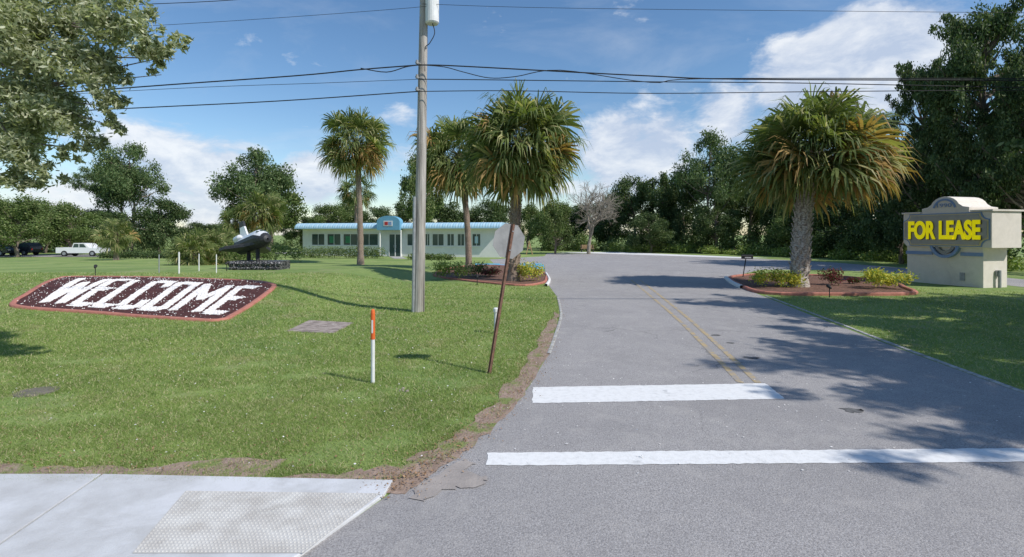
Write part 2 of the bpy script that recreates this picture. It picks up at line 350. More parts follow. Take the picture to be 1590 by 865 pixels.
for ch in 'WELCOME':
    w=wd.get(ch,1)/tot; mb=MB()
    for (a,b) in LT[ch]:
        mg=.18 if ch!='W' else .11
        A=mapq(xpos+w*(mg+a[0]*(1-2*mg)),.06+.88*a[1]); B=mapq(xpos+w*(mg+b[0]*(1-2*mg)),.06+.88*b[1])
        horiz=abs(a[1]-b[1])<.05
        d=(B-A).normalized(); n=Vector((-d.y,d.x,0)).normalized(); hw=.24 if horiz else .12
        K=6
        for kk in range(K):
            p0=A.lerp(B,kk/K); p1=A.lerp(B,(kk+1)/K)
            mb.add([(r_.x,r_.y,gz(r_.x,r_.y)+.056) for r_ in (p0-n*hw,p1-n*hw,p1+n*hw,p0+n*hw)],[(0,1,2,3)])
        L=(B-A).length; cnt=max(2,int(L/.1)); rows=(-1.5,-.5,.5,1.5) if horiz else (-.8,0,.8)
        for i in range(cnt+1):
            for s in rows:
                if random.random()<.12: continue
                c=A+d*(L*i/cnt)+n*(s*hw*(.55 if horiz else .9))+Vector((random.uniform(-.015,.015),random.uniform(-.015,.015),0))
                z=gz(c.x,c.y); r=random.uniform(.035,.055); t=random.uniform(0,PI); v=[]
                for zz,k in ((.04,1),(.062,.95),(.075,.55)):
                    for q4 in range(5):
                        an=t+q4*2*PI/5; rr=r*k*random.uniform(.85,1.1); v.append((c.x+rr*math.cos(an),c.y+rr*math.sin(an),z+zz*random.uniform(.95,1.05)))
                f=[(l*5+i5,l*5+(i5+1)%5,l*5+5+(i5+1)%5,l*5+5+i5) for l in range(2) for i5 in range(5)]+[(10,11,12,13,14)]
                mb.add(v,f)
    child_w(mb.build('stone_letter','stone'),wel); xpos+=w
X=rng.uniform(-19,-7,9000); Y=rng.uniform(13,22,9000); k=inside(bedpath,X,Y)&(rng.random(9000)<.3); X=X[k];Y=Y[k]
mb=MB()
for x,y in zip(X,Y):
    r=random.uniform(.006,.026); z=gz(x,y)+.05
    mb.add([(x-r,y,z),(x,y-r,z),(x+r,y,z),(x,y+r,z),(x,y,z+r)],[(0,1,4),(1,2,4),(2,3,4),(3,0,4)])
o=child_w(mb.build('white_pebbles','stone'),wel); o['kind']='stuff'

cb=smoothpath(PP([(676,429),(710,435),(800,444),(840,441),(848,434),(843,424),(800,415),(740,413),(700,417),(680,423)]),4)
cbed=empty('planting_bed',P(760,430),0,'mulched planting bed with red kerb around the two middle palms','flower bed')
child_w(sheet('mulch',cb,.04,'mulchb',1,None),cbed); child_w(kerb(cb,.14,.09).build('kerb_border','terra'),cbed)
ib=smoothpath(PP([(1133,434),(1150,445),(1190,457),(1300,459),(1415,458),(1405,449),(1380,440),(1290,430),(1180,428),(1145,430)]),4)
ibed=empty('planting_bed',P(1270,445),0,'mulched planting bed with red kerb under the big right palm','flower bed')
child_w(sheet('mulch',ib,.04,'mulchb',1,None),ibed); child_w(kerb(ib,.18,.12).build('kerb_border','terra'),ibed)
o=kerb(smoothpath(PP([(1127,433),(1137,441),(1152,448)]),4,False),.16,.14,False).build('kerb','white'); o['kind']='structure'
o=kerb(smoothpath(PP([(848,445),(853,436),(848,426)]),4,False),.12,.12,False).build('kerb','white'); o['kind']='structure'
for px,lb in ((757,'blue painted wheel stop at the left behind the middle bed'),(822,'blue painted wheel stop at the right behind the middle bed')):
    p=P(px,412.5); mb=MB(); mb.prism([(-.1,0),(.1,0),(.07,.14),(-.07,.14)],-.9,.9,'x'); o=mb.build('wheel_stop','bluepaint',loc=(p.x,p.y,.014),bevel=.01); tag(o,lb,'wheel stop')

# ------------------------------------------------------------------ foliage
def leafmesh(name,cl,n,size,el=1.8,up=.6,shell=.5,flat=1,out=.18):
    cl=np.array(cl,float); w=(cl[:,3]*cl[:,4]*cl[:,5])**(2/3); w/=w.sum()
    idx=rng.choice(len(cl),n,p=w); d=rng.normal(size=(n,3)); d/=np.linalg.norm(d,axis=1)[:,None]
    r=(shell+(1-shell)*rng.random(n))*(1+out*rng.normal(size=n))
    c=cl[idx,:3]+d*cl[idx,3:6]*r[:,None]
    nr=rng.normal(size=(n,3))+d*.8; nr[:,2]+=up; nr/=np.linalg.norm(nr,axis=1)[:,None]
    t=np.cross(nr,rng.normal(size=(n,3))); t/=np.linalg.norm(t,axis=1)[:,None]; b=np.cross(nr,t)
    L=(size*rng.uniform(.6,1.35,n))[:,None]; W=L/el
    V=np.stack([c-t*L/2,c+b*W/2,c+t*L/2,c-b*W/2],1).reshape(-1,3)
    return fast(name,V,n,4)
def clusters(K,cz,rx,rz,r0,r1,fl=1,lowcut=-.8,p=2,zp=0):
    out=[]
    while len(out)<K:
        z=random.uniform(-1,1)
        if z<lowcut: continue
        rr=(1-abs(z)**p)**.5*(random.random()**.35)*(1+random.uniform(-.15,.2)); a=random.uniform(0,6.283)
        r=random.uniform(r0,r1); out.append((rx*rr*math.cos(a),rx*rr*math.sin(a),cz+z*rz,r,r,r*fl))
    return out
def tree_proto(name,kind,lm,n,size,seed):
    random.seed(seed)
    root=empty(name,(0,0,0)); mb=MB()
    if kind=='oak':
        cl=clusters(34,.6,.42,.32,.07,.17,.8); tr=.035; top=.6; el=1.6
    elif kind=='pine':
        cl=clusters(26,.78,.4,.18,.06,.13,.6); tr=.02; top=.92; el=4
    elif kind=='round':
        cl=clusters(40,.66,.4,.28,.08,.14,.8,p=2.5); tr=.022; top=.85; el=3
    elif kind=='dense':
        cl=clusters(44,.52,.42,.42,.07,.15,.9,p=3); tr=.03; top=.6; el=1.6
    elif kind=='big':
        cl=clusters(50,.5,.4,.42,.05,.11,.7,p=3.5)
        for i in range(50):
            a=random.uniform(0,6.283); z=random.uniform(.35,.97); L=random.uniform(.4,.58)*(1-max(0,z-.75)*2.2)
            for k in range(3):
                q=.6+.2*k; r=.075-.018*k; cl.append((math.cos(a)*L*q,math.sin(a)*L*q,z+.03*k-.02,r,r,r*.45))
        tr=.028; top=.85; el=2.2
    bend=[(random.uniform(-.03,.03),random.uniform(-.03,.03)) for _ in range(5)]
    pts=[Vector((bend[i][0]*(i>0),bend[i][1]*(i>0),top*i/4)) for i in range(5)]
    mb.tube(pts,[tr,tr*.85,tr*.7,tr*.5,tr*.25],8,jit=.1)
    for c in cl[::1 if kind=='pine' else 2]:
        z0=max(.15,min(top*.95,c[2]-random.uniform(.08,.25))); t=z0/top*4; i=min(3,int(t)); a=pts[i].lerp(pts[i+1],t-i)
        b=Vector(c[:3]); m_=(a+b)/2+Vector((0,0,-.02)); mb.tube([a,m_,b],[tr*.3,tr*.18,tr*.05],5)
    mb.build('trunk','bark',root)
    link('crown',leafmesh('crown',cl,n,size,el,up=.5,out=.25),lm,root)
    return root
protos={'oakA':tree_proto('oak_tree','oak','oak',17000,.03,1),'oakB':tree_proto('oak_tree','oak','oak',17000,.028,2),
'midA':tree_proto('broadleaf_tree','dense','oak2',16000,.03,3),'midB':tree_proto('broadleaf_tree','oak','oak2',15000,.03,4),
'pineA':tree_proto('pine_tree','pine','pine',13000,.032,5),'pineB':tree_proto('pine_tree','pine','pine',13000,.03,6),
'denA':tree_proto('oak_tree','dense','oak',18000,.03,8),'roundA':tree_proto('pine_tree','round','pine',16000,.032,9),
'bigA':tree_proto('oak_tree','big','oak',56000,.02,10),'bigB':tree_proto('oak_tree','big','oak',60000,.02,14)}
used=set()
random.seed(21)
def tree(kind,px,Y,top,hw,label,group=None,zb=None):
    x=(px-CX)/F*Y; zt=H+(YH-top)/F*Y; z=gz(x,Y) if zb is None else zb; h=zt-z; w=hw/F*Y/.54
    pr=protos[kind]
    if kind in used: r=dup(pr,(x,Y,z),0,(w,w,h),label,group)
    else:
        used.add(kind); r=pr; r.location=(x,Y,z); r.scale=(w,w,h); r['label']=label
        if group: r['group']=group
    r.rotation_euler=(0,0,random.uniform(0,6.28)); r['category']='tree'
    return r
G1='trees of the wood beyond the left lawn'; L1='rounded dark tree in the tree line beyond the parked vehicles'
for a in [('oakA',15,80,318,60),('midA',70,76,312,45),('oakB',-30,70,300,50),('denA',110,85,322,48),('midB',150,88,325,45),('oakA',195,82,322,50),('oakB',300,92,345,45),('midA',345,95,348,45)]:
    tree(*a,L1,G1)
tree('midB',110,68,318,46,'yellowish green rounded tree above the white pickup truck')
tree('midA',28,62,306,54,'bushy yellow green tree above the dark parked car')
tree('denA',248,66,308,48,'low dark rounded tree just right of the tall pines on the left')
tree('roundA',205,85,221,62,'tall spreading pine with open crown on the left')
tree('pineB',165,90,252,52,'smaller pine leaning out left of the tall spreading pine')
tree('roundA',392,70,230,72,'round topped green tree behind the space shuttle model')
tree('midB',418,75,270,60,'tree with wide lower crown behind the shuttle model')
G2='trees behind the building'; L2='distant tree showing above the blue roof of the building'
for a in [('oakA',470,95,330,40),('midB',512,92,318,40),('oakB',585,92,320,45),('midA',540,98,314,30),('denA',630,95,314,40),('oakA',690,90,305,45),('oakB',760,90,310,45),('midA',820,85,318,35)]:
    tree(*a,L2,G2)
tree('midB',655,78,238,38,'tall green tree right behind the wooden utility pole')
G3='trees of the wood behind the parking area'; L3='dense dark tree in the wood lining the far edge of the parking area'
for a in [('midA',850,74,325,34),('oakA',880,80,310,45),('denA',945,78,300,42),('oakB',985,74,272,44),('oakA',1025,72,255,44),('denA',1060,70,268,40),('midB',1140,68,285,40),('oakB',1165,66,255,45),
          ('denA',1010,64,330,40),('oakA',1110,62,310,40),('denA',1200,60,270,45),('oakB',1250,58,262,50),('oakA',1310,56,258,50),('midB',1240,54,315,45),('denA',1300,50,310,50),('oakB',1350,50,230,52),('denA',1370,46,290,50),('oakA',1430,44,250,55),('midA',1345,47,345,38)]:
    tree(*a,L3,G3)
tree('roundA',1098,64,203,64,'tall pine rising above the wood left of the big right palm')
tree('midA',862,60,312,34,'bright green bushy tree at the right end of the building')
tree('denA',1400,40,235,60,'dark oak directly behind the arched top of the lease sign')
tree('bigB',1432,38,100,66,'dark oak with thin upper branches above the lease sign')
tree('bigA',1530,33,2,105,'tallest dark oak, rising to the top right corner')
tree('bigB',1620,29,60,95,'dark oak cut off by the right edge of the photo')
tree('denA',1500,36,215,80,'dense dark oak filling the gap behind the lease sign')
tree('midB',1620,34,230,80,'low dense tree right of the lease sign at the photo edge')
for (x,y,h,w,lb) in [(16.2,4.0,12,10.5,'spreading roadside oak shading the driveway entrance'),(25.5,10.5,11,11,'spreading roadside oak shading the right lawn'),(17.6,11.2,11.5,9,'roadside oak between the other two shading the driveway edge')]:
    r=dup(protos['bigB'],(x,y,0),1.+x,(w,w,h),lb); r['category']='tree'
pr=protos['pineA']; pr.location=(-70,92,-.45); pr.scale=(14,14,15); pr['label']='distant pine behind the trees at the far left edge'; pr['category']='tree'
random.seed(5)
def bare(loc,h,label):
    root=empty('bare_tree',loc,0,label,'tree'); mb=MB()
    def br(p,d,L,r,lv):
        pts=[p]; q=p
        for i in range(3):
            d=(d+Vector([random.uniform(-.2,.2) for _ in range(3)])).normalized(); q=q+d*L/3; pts.append(q)
        mb.tube(pts,[r,r*.85,r*.7,r*.55],5 if lv else 8,cap=False)
        if lv<6:
            for i in range(3 if lv else 5):
                a=Vector([random.gauss(0,1) for _ in range(3)]); a=a-d*a.dot(d); a.normalize()
                br(pts[-1] if i<2 else pts[2],(d+a*random.uniform(.5,1.0)+Vector((0,0,.12))).normalized(),L*random.uniform(.62,.82),r*.62,lv+1)
    br(Vector((0,0,0)),Vector((0,0,1)),h*.27,h*.022,0); mb.build('branches','deadbark',root)
    return root
b=P(914,389); bare((b.x*60/b.y,60,0),10.8,'pale leafless tree at the far end of the driveway')
random.seed(11)
ot=empty('shade_tree',(-11.2,8.2,0),0,'olive green tree overhanging the top left corner of the lawn','tree')
cl=[]
for (px,py,r,Y) in [(20,30,85,8),(90,20,60,8.3),(100,65,60,8.5),(160,25,45,7.9),(170,60,45,8),(215,25,34,7.8),(215,62,36,7.6),(252,68,26,7.6),(272,60,17,7.4),(228,92,22,7.8),(60,110,75,8.4),(135,105,50,8),(175,115,24,7.9),(160,140,30,7.8),(185,165,20,7.8),(170,190,20,7.8),(30,170,70,8.3),(90,165,45,8.1),(105,190,35,8),(130,215,26,8),(105,235,20,8),(45,230,45,8.2),(20,215,55,8.4),(70,265,24,8),(15,262,36,8),(45,285,16,8),(-60,60,110,8.6),(-70,180,110,8.8),(-170,100,140,9),(-150,-60,140,9),(0,-60,90,8.6),(100,-40,70,8.2),(200,-20,45,8)]:
    c=at(px,py,Y)-ot.location; rr=r/F*Y
    for k in range(6):
        cl.append((c.x+random.uniform(-.62,.62)*rr,c.y+random.uniform(-.9,.9)*rr,c.z+random.uniform(-.62,.62)*rr,rr*.4,rr*.45,rr*.38))
mb=MB(); tp=[Vector((0,0,0)),Vector((.1,0,1.5)),Vector((.0,.1,3)),Vector((.3,0,5)),Vector((.6,0,7))]
mb.tube(tp,[.26,.22,.19,.14,.08],12,jit=.06)
for c in cl[::9]:
    b=Vector(c[:3])+Vector((0,.2,0)); a=tp[2].lerp(tp[4],random.random()*.7); m1=a.lerp(b,.4)+Vector((0,.3,.5)); m2=a.lerp(b,.75)+Vector((0,.2,.3)); mb.tube([a,m1,m2,b],[.045,.025,.013,.005],6)
mb.build('trunk','bark',ot)
link('crown',leafmesh('crown',cl,105000,.105,3.0,up=.2,shell=.15,out=.35),'near',ot)

def shrub(px,py,w,h,m,label,n=900,size=.09,name='shrub',cat='shrub',group=None,K=7,y=None):
    p=P(px,py) if y is None else Vector(((px-CX)/F*y,y,gz((px-CX)/F*y,y)))
    cl=[(random.uniform(-.5,.5)*w,random.uniform(-.35,.35)*w,h*random.uniform(.35,.7),w*.3,w*.3,h*.35) for _ in range(K)]
    o=link(name,leafmesh(name,cl,n,size,1.8,.5,.3),m,loc=p); return tag(o,label,cat,group)
random.seed(31)
shrub(1200,446,1.5,1.05,'croton','yellow variegated shrub left of the big right palm trunk',2400)
shrub(1364,449,1.5,.9,'croton','yellow variegated shrub in front of the lease sign',2400)
shrub(1293,444,.9,.85,'redleaf','dark red shrub just right of the big right palm trunk',900)
shrub(1325,442,.5,.35,'redleaf','small reddish plant between the red shrub and yellow shrub',400)
shrub(1178,437,.5,.4,'bright','low green plant at the left tip of the right bed',400)
shrub(708,435,1.7,1.15,'bright','round light green shrub at the left of the middle bed',1900)
shrub(823,438,1.1,1.1,'croton','yellow green shrub right of the middle palm trunk',1500)
shrub(765,431,1.0,.6,'redleaf','low reddish shrub between the middle palm trunks',900)
shrub(742,430,1.1,.9,'oak2','dark green shrub behind the reddish shrub',1000)
shrub(378,0,3.4,1.9,'oak2','rounded green shrub directly behind the shuttle model',2600,.14,y=39)
shrub(432,0,2.6,1.8,'oak2','rounded green shrub between the shuttle model and the building',2200,.14,y=41)
def hedge(pa,pb,ya,yb,h,w,m,label,n=5000,size=.16,cat='hedge',name='hedge',kind=None):
    a=Vector(((pa-CX)/F*ya,ya,0)); b=Vector(((pb-CX)/F*yb,yb,0)); L=(b-a).length; cl=[]; k=int(L/(w*.45))+2
    for i in range(k):
        p=a.lerp(b,i/(k-1)); cl.append((p.x-a.x,p.y-a.y,gz(p.x,p.y)+h*.5*random.uniform(.8,1.1),w*.55,w*.5,h*.5*random.uniform(.85,1.1)))
    o=link(name,leafmesh(name,cl,n,size,1.6,.5,.5),m,loc=(a.x,a.y,0)); tag(o,label,cat)
    if kind: o['kind']=kind
    return o
hedge(468,590,50,49,1.15,1.2,'oak2','clipped light green hedge in front of the left windows',6000,.12)
hedge(160,285,58,56,.9,1.2,'oak','long low dark hedge between lawn and side street on the left',6000)
hedge(640,700,47,46,.6,.9,'oak2','low dark hedge under the right windows of the building',1500)
def under(pts,h,m,n,label,size=.26):
    cl=[]
    for (a,b) in zip(pts[:-1],pts[1:]):
        A=Vector(((a[0]-CX)/F*a[1],a[1],0)); B=Vector(((b[0]-CX)/F*b[1],b[1],0)); L=(B-A).length
        for i in range(int(L/1.1)+1):
            p=A.lerp(B,i/(int(L/1.1)+1)); hh=h*random.uniform(.45,1.1); cl.append((p.x+random.uniform(-1,1),p.y+random.uniform(-1.5,1.5),gz(p.x,p.y)+hh*.4,random.uniform(.8,1.5),1.2,hh*.6))
    o=link('undergrowth',leafmesh('undergrowth',cl,n,size,1.7,.5,.45),m); tag(o,label,'bushes',kind='stuff')
under([(840,72),(960,70),(1100,64),(1200,58),(1300,50),(1400,44),(1560,34)],2.8,'oak2',30000,'tangled green undergrowth along the edge of the wood')
under([(950,68),(1080,62),(1180,56),(1290,48.5),(1400,42),(1500,36),(1620,31)],1.3,'bright',16000,'light green weeds and grasses in front of the wood',.2)
under([(-60,74),(100,78),(300,84),(480,92)],3.2,'oak2',16000,'dark green undergrowth below the left tree line')
under([(860,88),(1000,84),(1150,76),(1300,64),(1450,52),(1640,40)],7.5,'oak',30000,'dark thicket filling the wood behind the front trees')
under([(-80,98),(200,105),(500,112),(850,100)],6,'oak',16000,'distant dark wood closing the horizon on the left')

# ------------------------------------------------------------------ palms
def palm(base,height,Rc,tr,label,nf=60,lean=(0,0),mt='palm',old=.25,boots=True,name='palm_tree',seed=1,squash=1,low=-50,bark='palmbark',oldside=False,thatch=True,kink=0):
    random.seed(seed); root=empty(name,base,0,label,'palm tree'); mb=MB(); N=24
    def tp(t): return Vector((lean[0]*t*t+kink*math.sin(t*6),lean[1]*t*t,height*t))
    mb.tube([tp(i/N) for i in range(N+1)],[tr*(1.3 if i==0 else (1.12 if i==1 else 1.0))*(1-.2*(i/N))*(1+.06*(i%2)) for i in range(N+1)],14,jit=.06)
    mb.build('trunk',bark,root,smooth=False)
    if boots:
        mb=MB(); nb=int(height*32)
        for i in range(nb):
            t=.04+.96*i/nb; a=i*2.4; c=tp(t); r=tr*(1-.2*t); d=Vector((math.cos(a),math.sin(a),0)); s=Vector((-d.y,d.x,0)); L=random.uniform(.14,.26); w=.05
            p0=c+d*r*.9; p1=c+d*(r+.08)+Vector((0,0,L))+s*random.uniform(-.12,.12)
            v=[p0-s*w-Vector((0,0,.05)),p0+s*w-Vector((0,0,.05)),p0+s*w*.6+d*.06,p0-s*w*.6+d*.06,p1-s*w*.55-d*.02,p1+s*w*.55-d*.02,p1+s*w*.4+d*.03,p1-s*w*.4+d*.03]
            mb.add(v,[(0,1,2,3),(0,4,5,1),(3,2,6,7),(1,5,6,2),(0,3,7,4),(4,7,6,5)])
        mb.build('leaf_bases',bark,root)
    G=MB(); O=MB(); ctr=tp(1)
    for i in range(nf):
        u=(i+.5)/nf; az=i*2.39996+random.uniform(-.3,.3); sl=math.sin(R(low)); el=math.asin(max(-1,min(1,1-(1-sl)*u)))+random.uniform(-.18,.18)
        side=1.0 if not oldside else (1.9 if math.cos(az)>.2 else .5)
        isold=(el<R(10 if oldside else -8) and random.random()<old*1.8*side) or random.random()<old*.15
        mbx=O if isold else G
        h=Vector((math.cos(az),math.sin(az),0)); d=h*math.cos(el)+Vector((0,0,math.sin(el)))
        Lp=Rc*random.uniform(.28,.56); Lf=Rc*random.uniform(.38,.5)
        s=Vector((-h.y,h.x,0)); p=ctr+Vector((0,0,-.25*(u))) ; pts=[p]
        dd=d.copy()
        for k in range(3):
            dd=(dd+Vector((0,0,-.1))).normalized(); pts.append(pts[-1]+dd*Lp/3)
        mbx.tube(pts,[.028,.02,.016,.01],4,cap=False)
        up=s.cross(dd); tip=pts[-1]
        tw=random.uniform(-1.2,1.2); s2=s*math.cos(tw)+up*math.sin(tw); up2=s2.cross(dd)*-1
        nb=28; jit=.12 if isold else .07
        for j in range(nb):
            fj=-1+2*j/(nb-1); a=R(122)*fj+random.uniform(-.03,.03)
            e=(dd*math.cos(a)+s2*math.sin(a)+up2*(-.1+.35*abs(math.sin(a)))+Vector([random.gauss(0,jit) for _ in range(3)])).normalized()
            L=Lf*(1-.25*abs(fj)**2)*random.uniform(.85,1.1); w=L*.036
            wv=e.cross(up2).normalized()
            a0=tip; a1=tip+e*L*.45; e2=(e+Vector((0,0,-random.uniform(.2,.55)))).normalized(); a2=a1+e2*L*.28; e3=(e2+Vector((0,0,-random.uniform(.8,2.2)))).normalized(); a3=a2+e3*L*.32
            mbx.add([a0-wv*w*.3,a0+wv*w*.3,a1+wv*w,a1-wv*w,a2+wv*w*.55,a2-wv*w*.55,a3],[(0,1,2,3),(3,2,4,5),(5,4,6)])
    for v in (G,O): v.v=[(x,y,ctr.z+(z-ctr.z)*squash) for x,y,z in v.v]
    G.build('fronds',mt,root)
    if O.f: O.build('old_fronds','palm_old',root)
    if thatch:
        T=MB()
        for i in range(260):
            a=random.uniform(0,6.283); r0=tr*.8; L=Rc*random.uniform(.12,.34); d=Vector((math.cos(a),math.sin(a),0)); p0=ctr+d*r0+Vector((0,0,random.uniform(-.7,.2)*Rc*.25)); p1=p0+d*L*random.uniform(.1,.8)+Vector((0,0,-L*random.uniform(-.2,1))); s=Vector((-d.y,d.x,0))*.012
            T.add([p0-s,p0+s,p1],[(0,1,2)])
        T.build('thatch','thatch',root)
    return root
def ppalm(px,py,cpx,cpy,rpx,tr,label,**k):
    b=P(px,py); s=b.y/F; zc=H+(YH-cpy)*s; return palm(b,zc-b.z,rpx*s,tr,label,lean=((cpx-px)*s,0),**k)
ppalm(1240,446,1266,236,150,.35,'large sabal palm with golden skirt in the right kerbed bed',nf=135,old=.3,seed=3,squash=.8,low=-45,oldside=True,kink=.05)
ppalm(797,437,808,220,122,.27,'tallest sabal palm in the middle bed with criss cross trunk',nf=118,old=.14,seed=4,mt='palm',low=-58,bark='palmbark2')
ppalm(728,421,712,240,90,.2,'slimmer sabal palm at the left of the middle bed',nf=84,old=.1,seed=5,mt='palm',boots=False,low=-62,bark='palmbark2')
ppalm(560,411,553,220,74,.22,'lone sabal palm on the lawn left of the utility pole',nf=80,old=.3,seed=6,boots=False,low=-62,bark='palmbark2')
palm((P(458,392).x*.95,50,0),3.6,2.3,.2,'short palm at the left end of the building',nf=44,old=.1,seed=7,mt='palm_dark',boots=False,bark='palmbark2')
palm((-24.5,50,0),4.6,3.1,.22,'bushy palm just left of the building behind the shuttle',nf=56,old=.1,seed=8,mt='palm',boots=False,bark='palmbark2')
palm((-20.4,67,0),8.0,3.5,.22,'distant palm poking above the blue roof',nf=44,old=.1,seed=9,mt='palm_dark',boots=False,bark='palmbark2')
palm((P(420,392).x,46,0),2.4,2.2,.2,'low palm behind the tail of the shuttle model',nf=40,old=.1,seed=12,mt='palm',boots=False,bark='palmbark2')
for i,(px,Y,hh,rr,lb) in enumerate([(300,38,1.5,2.3,'yellow green palmetto clump nearest the hedge, leftmost of three'),(325,41,1.8,2.6,'palmetto clump in the middle of the three left of the shuttle'),(352,43,1.6,2.5,'palmetto clump right behind the wing of the shuttle model')]):
    x=(px-CX)/F*Y; palm((x,Y,gz(x,Y)),hh*.55,rr,.14,lb,nf=48,old=.05,seed=20+i,mt='palm',boots=False,name='palmetto',low=-20,bark='palmbark2',thatch=False)['category']='palmetto'

# ------------------------------------------------------------------ grass blades
def blades(name,n,x0,x1,excl,incl,seed,label,y0=4.7,ymax=24,soft=()):
    r=np.random.default_rng(seed)
    u=r.random(n); Y=1/(1/y0+(1/ymax-1/y0)*u); X=Y*r.uniform(x0,x1,n)
    k=np.ones(n,bool)
    for p in incl: k&=inside(p,X,Y)
    for p,pr in excl: k&=~(inside(p,X,Y)&(r.random(n)<pr))
    X=X[k];Y=Y[k]; n=len(X)
    bare_=np.zeros(n)
    for i in range(150):
        cx=r.uniform(-9,0); cy=4.9+r.random()**1.6*6; rr=r.uniform(.04,.22); ex=r.uniform(1,2.5)
        bare_+=np.exp(-(((X-cx)/ex)**2+(Y-cy)**2)/rr**2)
    for cx,cy,ex,rr in ((-6.6,7.0,2.2,.3),(-5.9,6.3,2.5,.25),(-5.2,5.7,3,.2)):
        bare_+=np.exp(-(((X-cx)/ex)**2+(Y-cy)**2)/rr**2)
    th=r.random(n)<np.clip(bare_*.7,0,.8); X=X[~th];Y=Y[~th]; n=len(X)
    Z=hgt(X,Y); s=np.clip(Y/7,.8,2.6); h=.03*s**.5*r.uniform(.4,1.5,n); w=.0045*s*r.uniform(.7,1.3,n)
    a=r.uniform(0,2*PI,n); dx=np.cos(a)*w; dy=np.sin(a)*w; lx=r.normal(0,.8,n)*h; ly=r.normal(0,.8,n)*h
    V=np.stack([np.stack([X-dx,Y-dy,Z],1),np.stack([X+dx,Y+dy,Z],1),np.stack([X+lx,Y+ly,Z+h],1)],1).reshape(-1,3)
    o=link(name,fast(name,V,n,3),'blade'); tag(o,label,'grass',kind='stuff')
leftlawn=[(-60,4.88),(-1.2,4.72)]+[(p.x-.02,p.y) for p in left_edge[1:]]+[(-3,40),(-60,40)]
slabq=PP([(480,498),(549,502),(518,518),(445,515)])
man=PP([(32,605),(85,605),(80,612),(28,612)])
blades('grass',480000,-1.15,.12,[(bedpath,1),(cb,1),(slabq,1),(man,.9),(dirt_poly,.85),(dirt2,.72)],[leftlawn],5,'mown green grass covering the left lawn')
rl=[(p.x+.1,p.y) for p in right_edge]+[(9.9,5.4),(14,4),(40,3.4),(40,22),(27,21),(22,19.8)]
blades('grass',110000,.35,1.25,[(ib,1),(drive,1)],[rl],6,'mown shaded grass covering the right verge')
n=4200; r=np.random.default_rng(3); t=r.random(n)*(len(left_edge)-4); i=t.astype(int); le=np.array([[p.x,p.y] for p in left_edge])
q=le[i]*(1-(t-i))[:,None]+le[i+1]*(t-i)[:,None]; q+=r.normal(0,.15,(n,2))+np.array([-.12,.05])
m2_=1500; q[:m2_,0]=r.uniform(-9,-1.2,m2_); q[:m2_,1]=4.95+np.abs(r.normal(0,.7,m2_))
cn=np.column_stack([q,np.full(n,.02)+r.random(n)*.012]); nr=r.normal(size=(n,3))*.35; nr[:,2]+=1; nr/=np.linalg.norm(nr,axis=1)[:,None]
tt=np.cross(nr,r.normal(size=(n,3))); tt/=np.linalg.norm(tt,axis=1)[:,None]; bb=np.cross(nr,tt); L=r.uniform(.012,.035,n)[:,None]
V=np.stack([cn-tt*L/2,cn+bb*L/4,cn+tt*L/2,cn-bb*L/4],1).reshape(-1,3)
tag(link('leaf_litter',fast('leaf_litter',V,n,4),'litter'),'dry brown leaf litter along the driveway edge','leaf litter',kind='stuff')
n=1400; X=r.uniform(-8,9,n); Y=r.uniform(4.9,14,n); k=inside([(p.x,p.y) for p in drive],X,Y)|inside(leftlawn,X,Y); X=X[k];Y=Y[k]; n=len(X)
cn=np.column_stack([X,Y,np.where(inside(leftlawn,X,Y),.035,.014)]); sz=r.uniform(.006,.016,n)[:,None]; a=r.uniform(0,6.28,n); t1=np.column_stack([np.cos(a),np.sin(a),np.zeros(n)]); t2=np.column_stack([-np.sin(a),np.cos(a),r.normal(0,.3,n)])
V=np.stack([cn-t1*sz,cn+t2*sz*.7,cn+t1*sz,cn-t2*sz*.7],1).reshape(-1,3)
tag(link('petals',fast('petals',V,n,4),'stone'),'tiny pale petals and bits scattered over lawn and driveway','petals',kind='stuff')

# ------------------------------------------------------------------ small things on the lawn
mb=MB(); mb.prism([(p.x,p.y) for p in slabq],-.02,.02,'z'); c=mb.build('concrete_slab','slab',bevel=.008); tag(c,'square stained concrete utility slab set in the grass','slab')
mb=MB(); c=P(57,608.5); mb.tube([(0,0,-.02),(0,0,.012)],[.27,.26],24); mb.tube([(0,0,.012),(0,0,.02)],[.22,.2],20)
tag(mb.build('drain_lid','iron',loc=(c.x,c.y,0)),'flat dark round cover in the grass at the left edge','lid')
p=P(579,595); r_=empty('marker_post',p,0,'slim white marker post with orange top in front of lawn','marker post')
mb=MB(); mb.tube([(0,0,-.1),(0,0,.68)],.03,14); mb.build('post','whitep',r_,smooth=False)
mb=MB(); mb.tube([(0,0,.68),(0,0,1.09),(0,0,1.13),(0,0,1.145)],[.034,.034,.027,.01],14); mb.build('orange_cap','orange',r_)
mb=MB(); mb.box(-.012,.012,-.0375,-.035,.78,.98); mb.build('sticker','whitep',r_)
p=P(770,518); r_=empty('vent_pipe',p,0,'short white pipe standing behind the leaning sign post','pipe')
mb=MB(); mb.tube([(0,0,-.1),(0,0,.52)],.045,14); mb.build('pipe','whitep',r_); mb=MB(); mb.tube([(0,0,.5),(0,0,.58),(0,0,.6)],[.062,.062,.04],14); mb.build('cap','whitep',r_)
mb=MB(); c=P(623,608)
for i in range(9):
    x,y=random.uniform(-.1,.1),random.uniform(-.15,.15); s=random.uniform(.012,.03); mb.tube([(x,y,-.01),(x,y,s*.6),(x,y,s)],[s,s*.8,s*.3],6,jit=.3)
tag(mb.build('rubble','slab',loc=c),'small heap of pale broken concrete in grass near marker post','rubble')
stakes=[(278,425,391,"tallest white stake left of the shuttle model"),(309,421,394,'thin white stake between the tallest stake and the plinth'),(336,424,395,'white stake nearest the granite plinth'),(247,424,395,'thin grey stake farthest left on the lawn')]
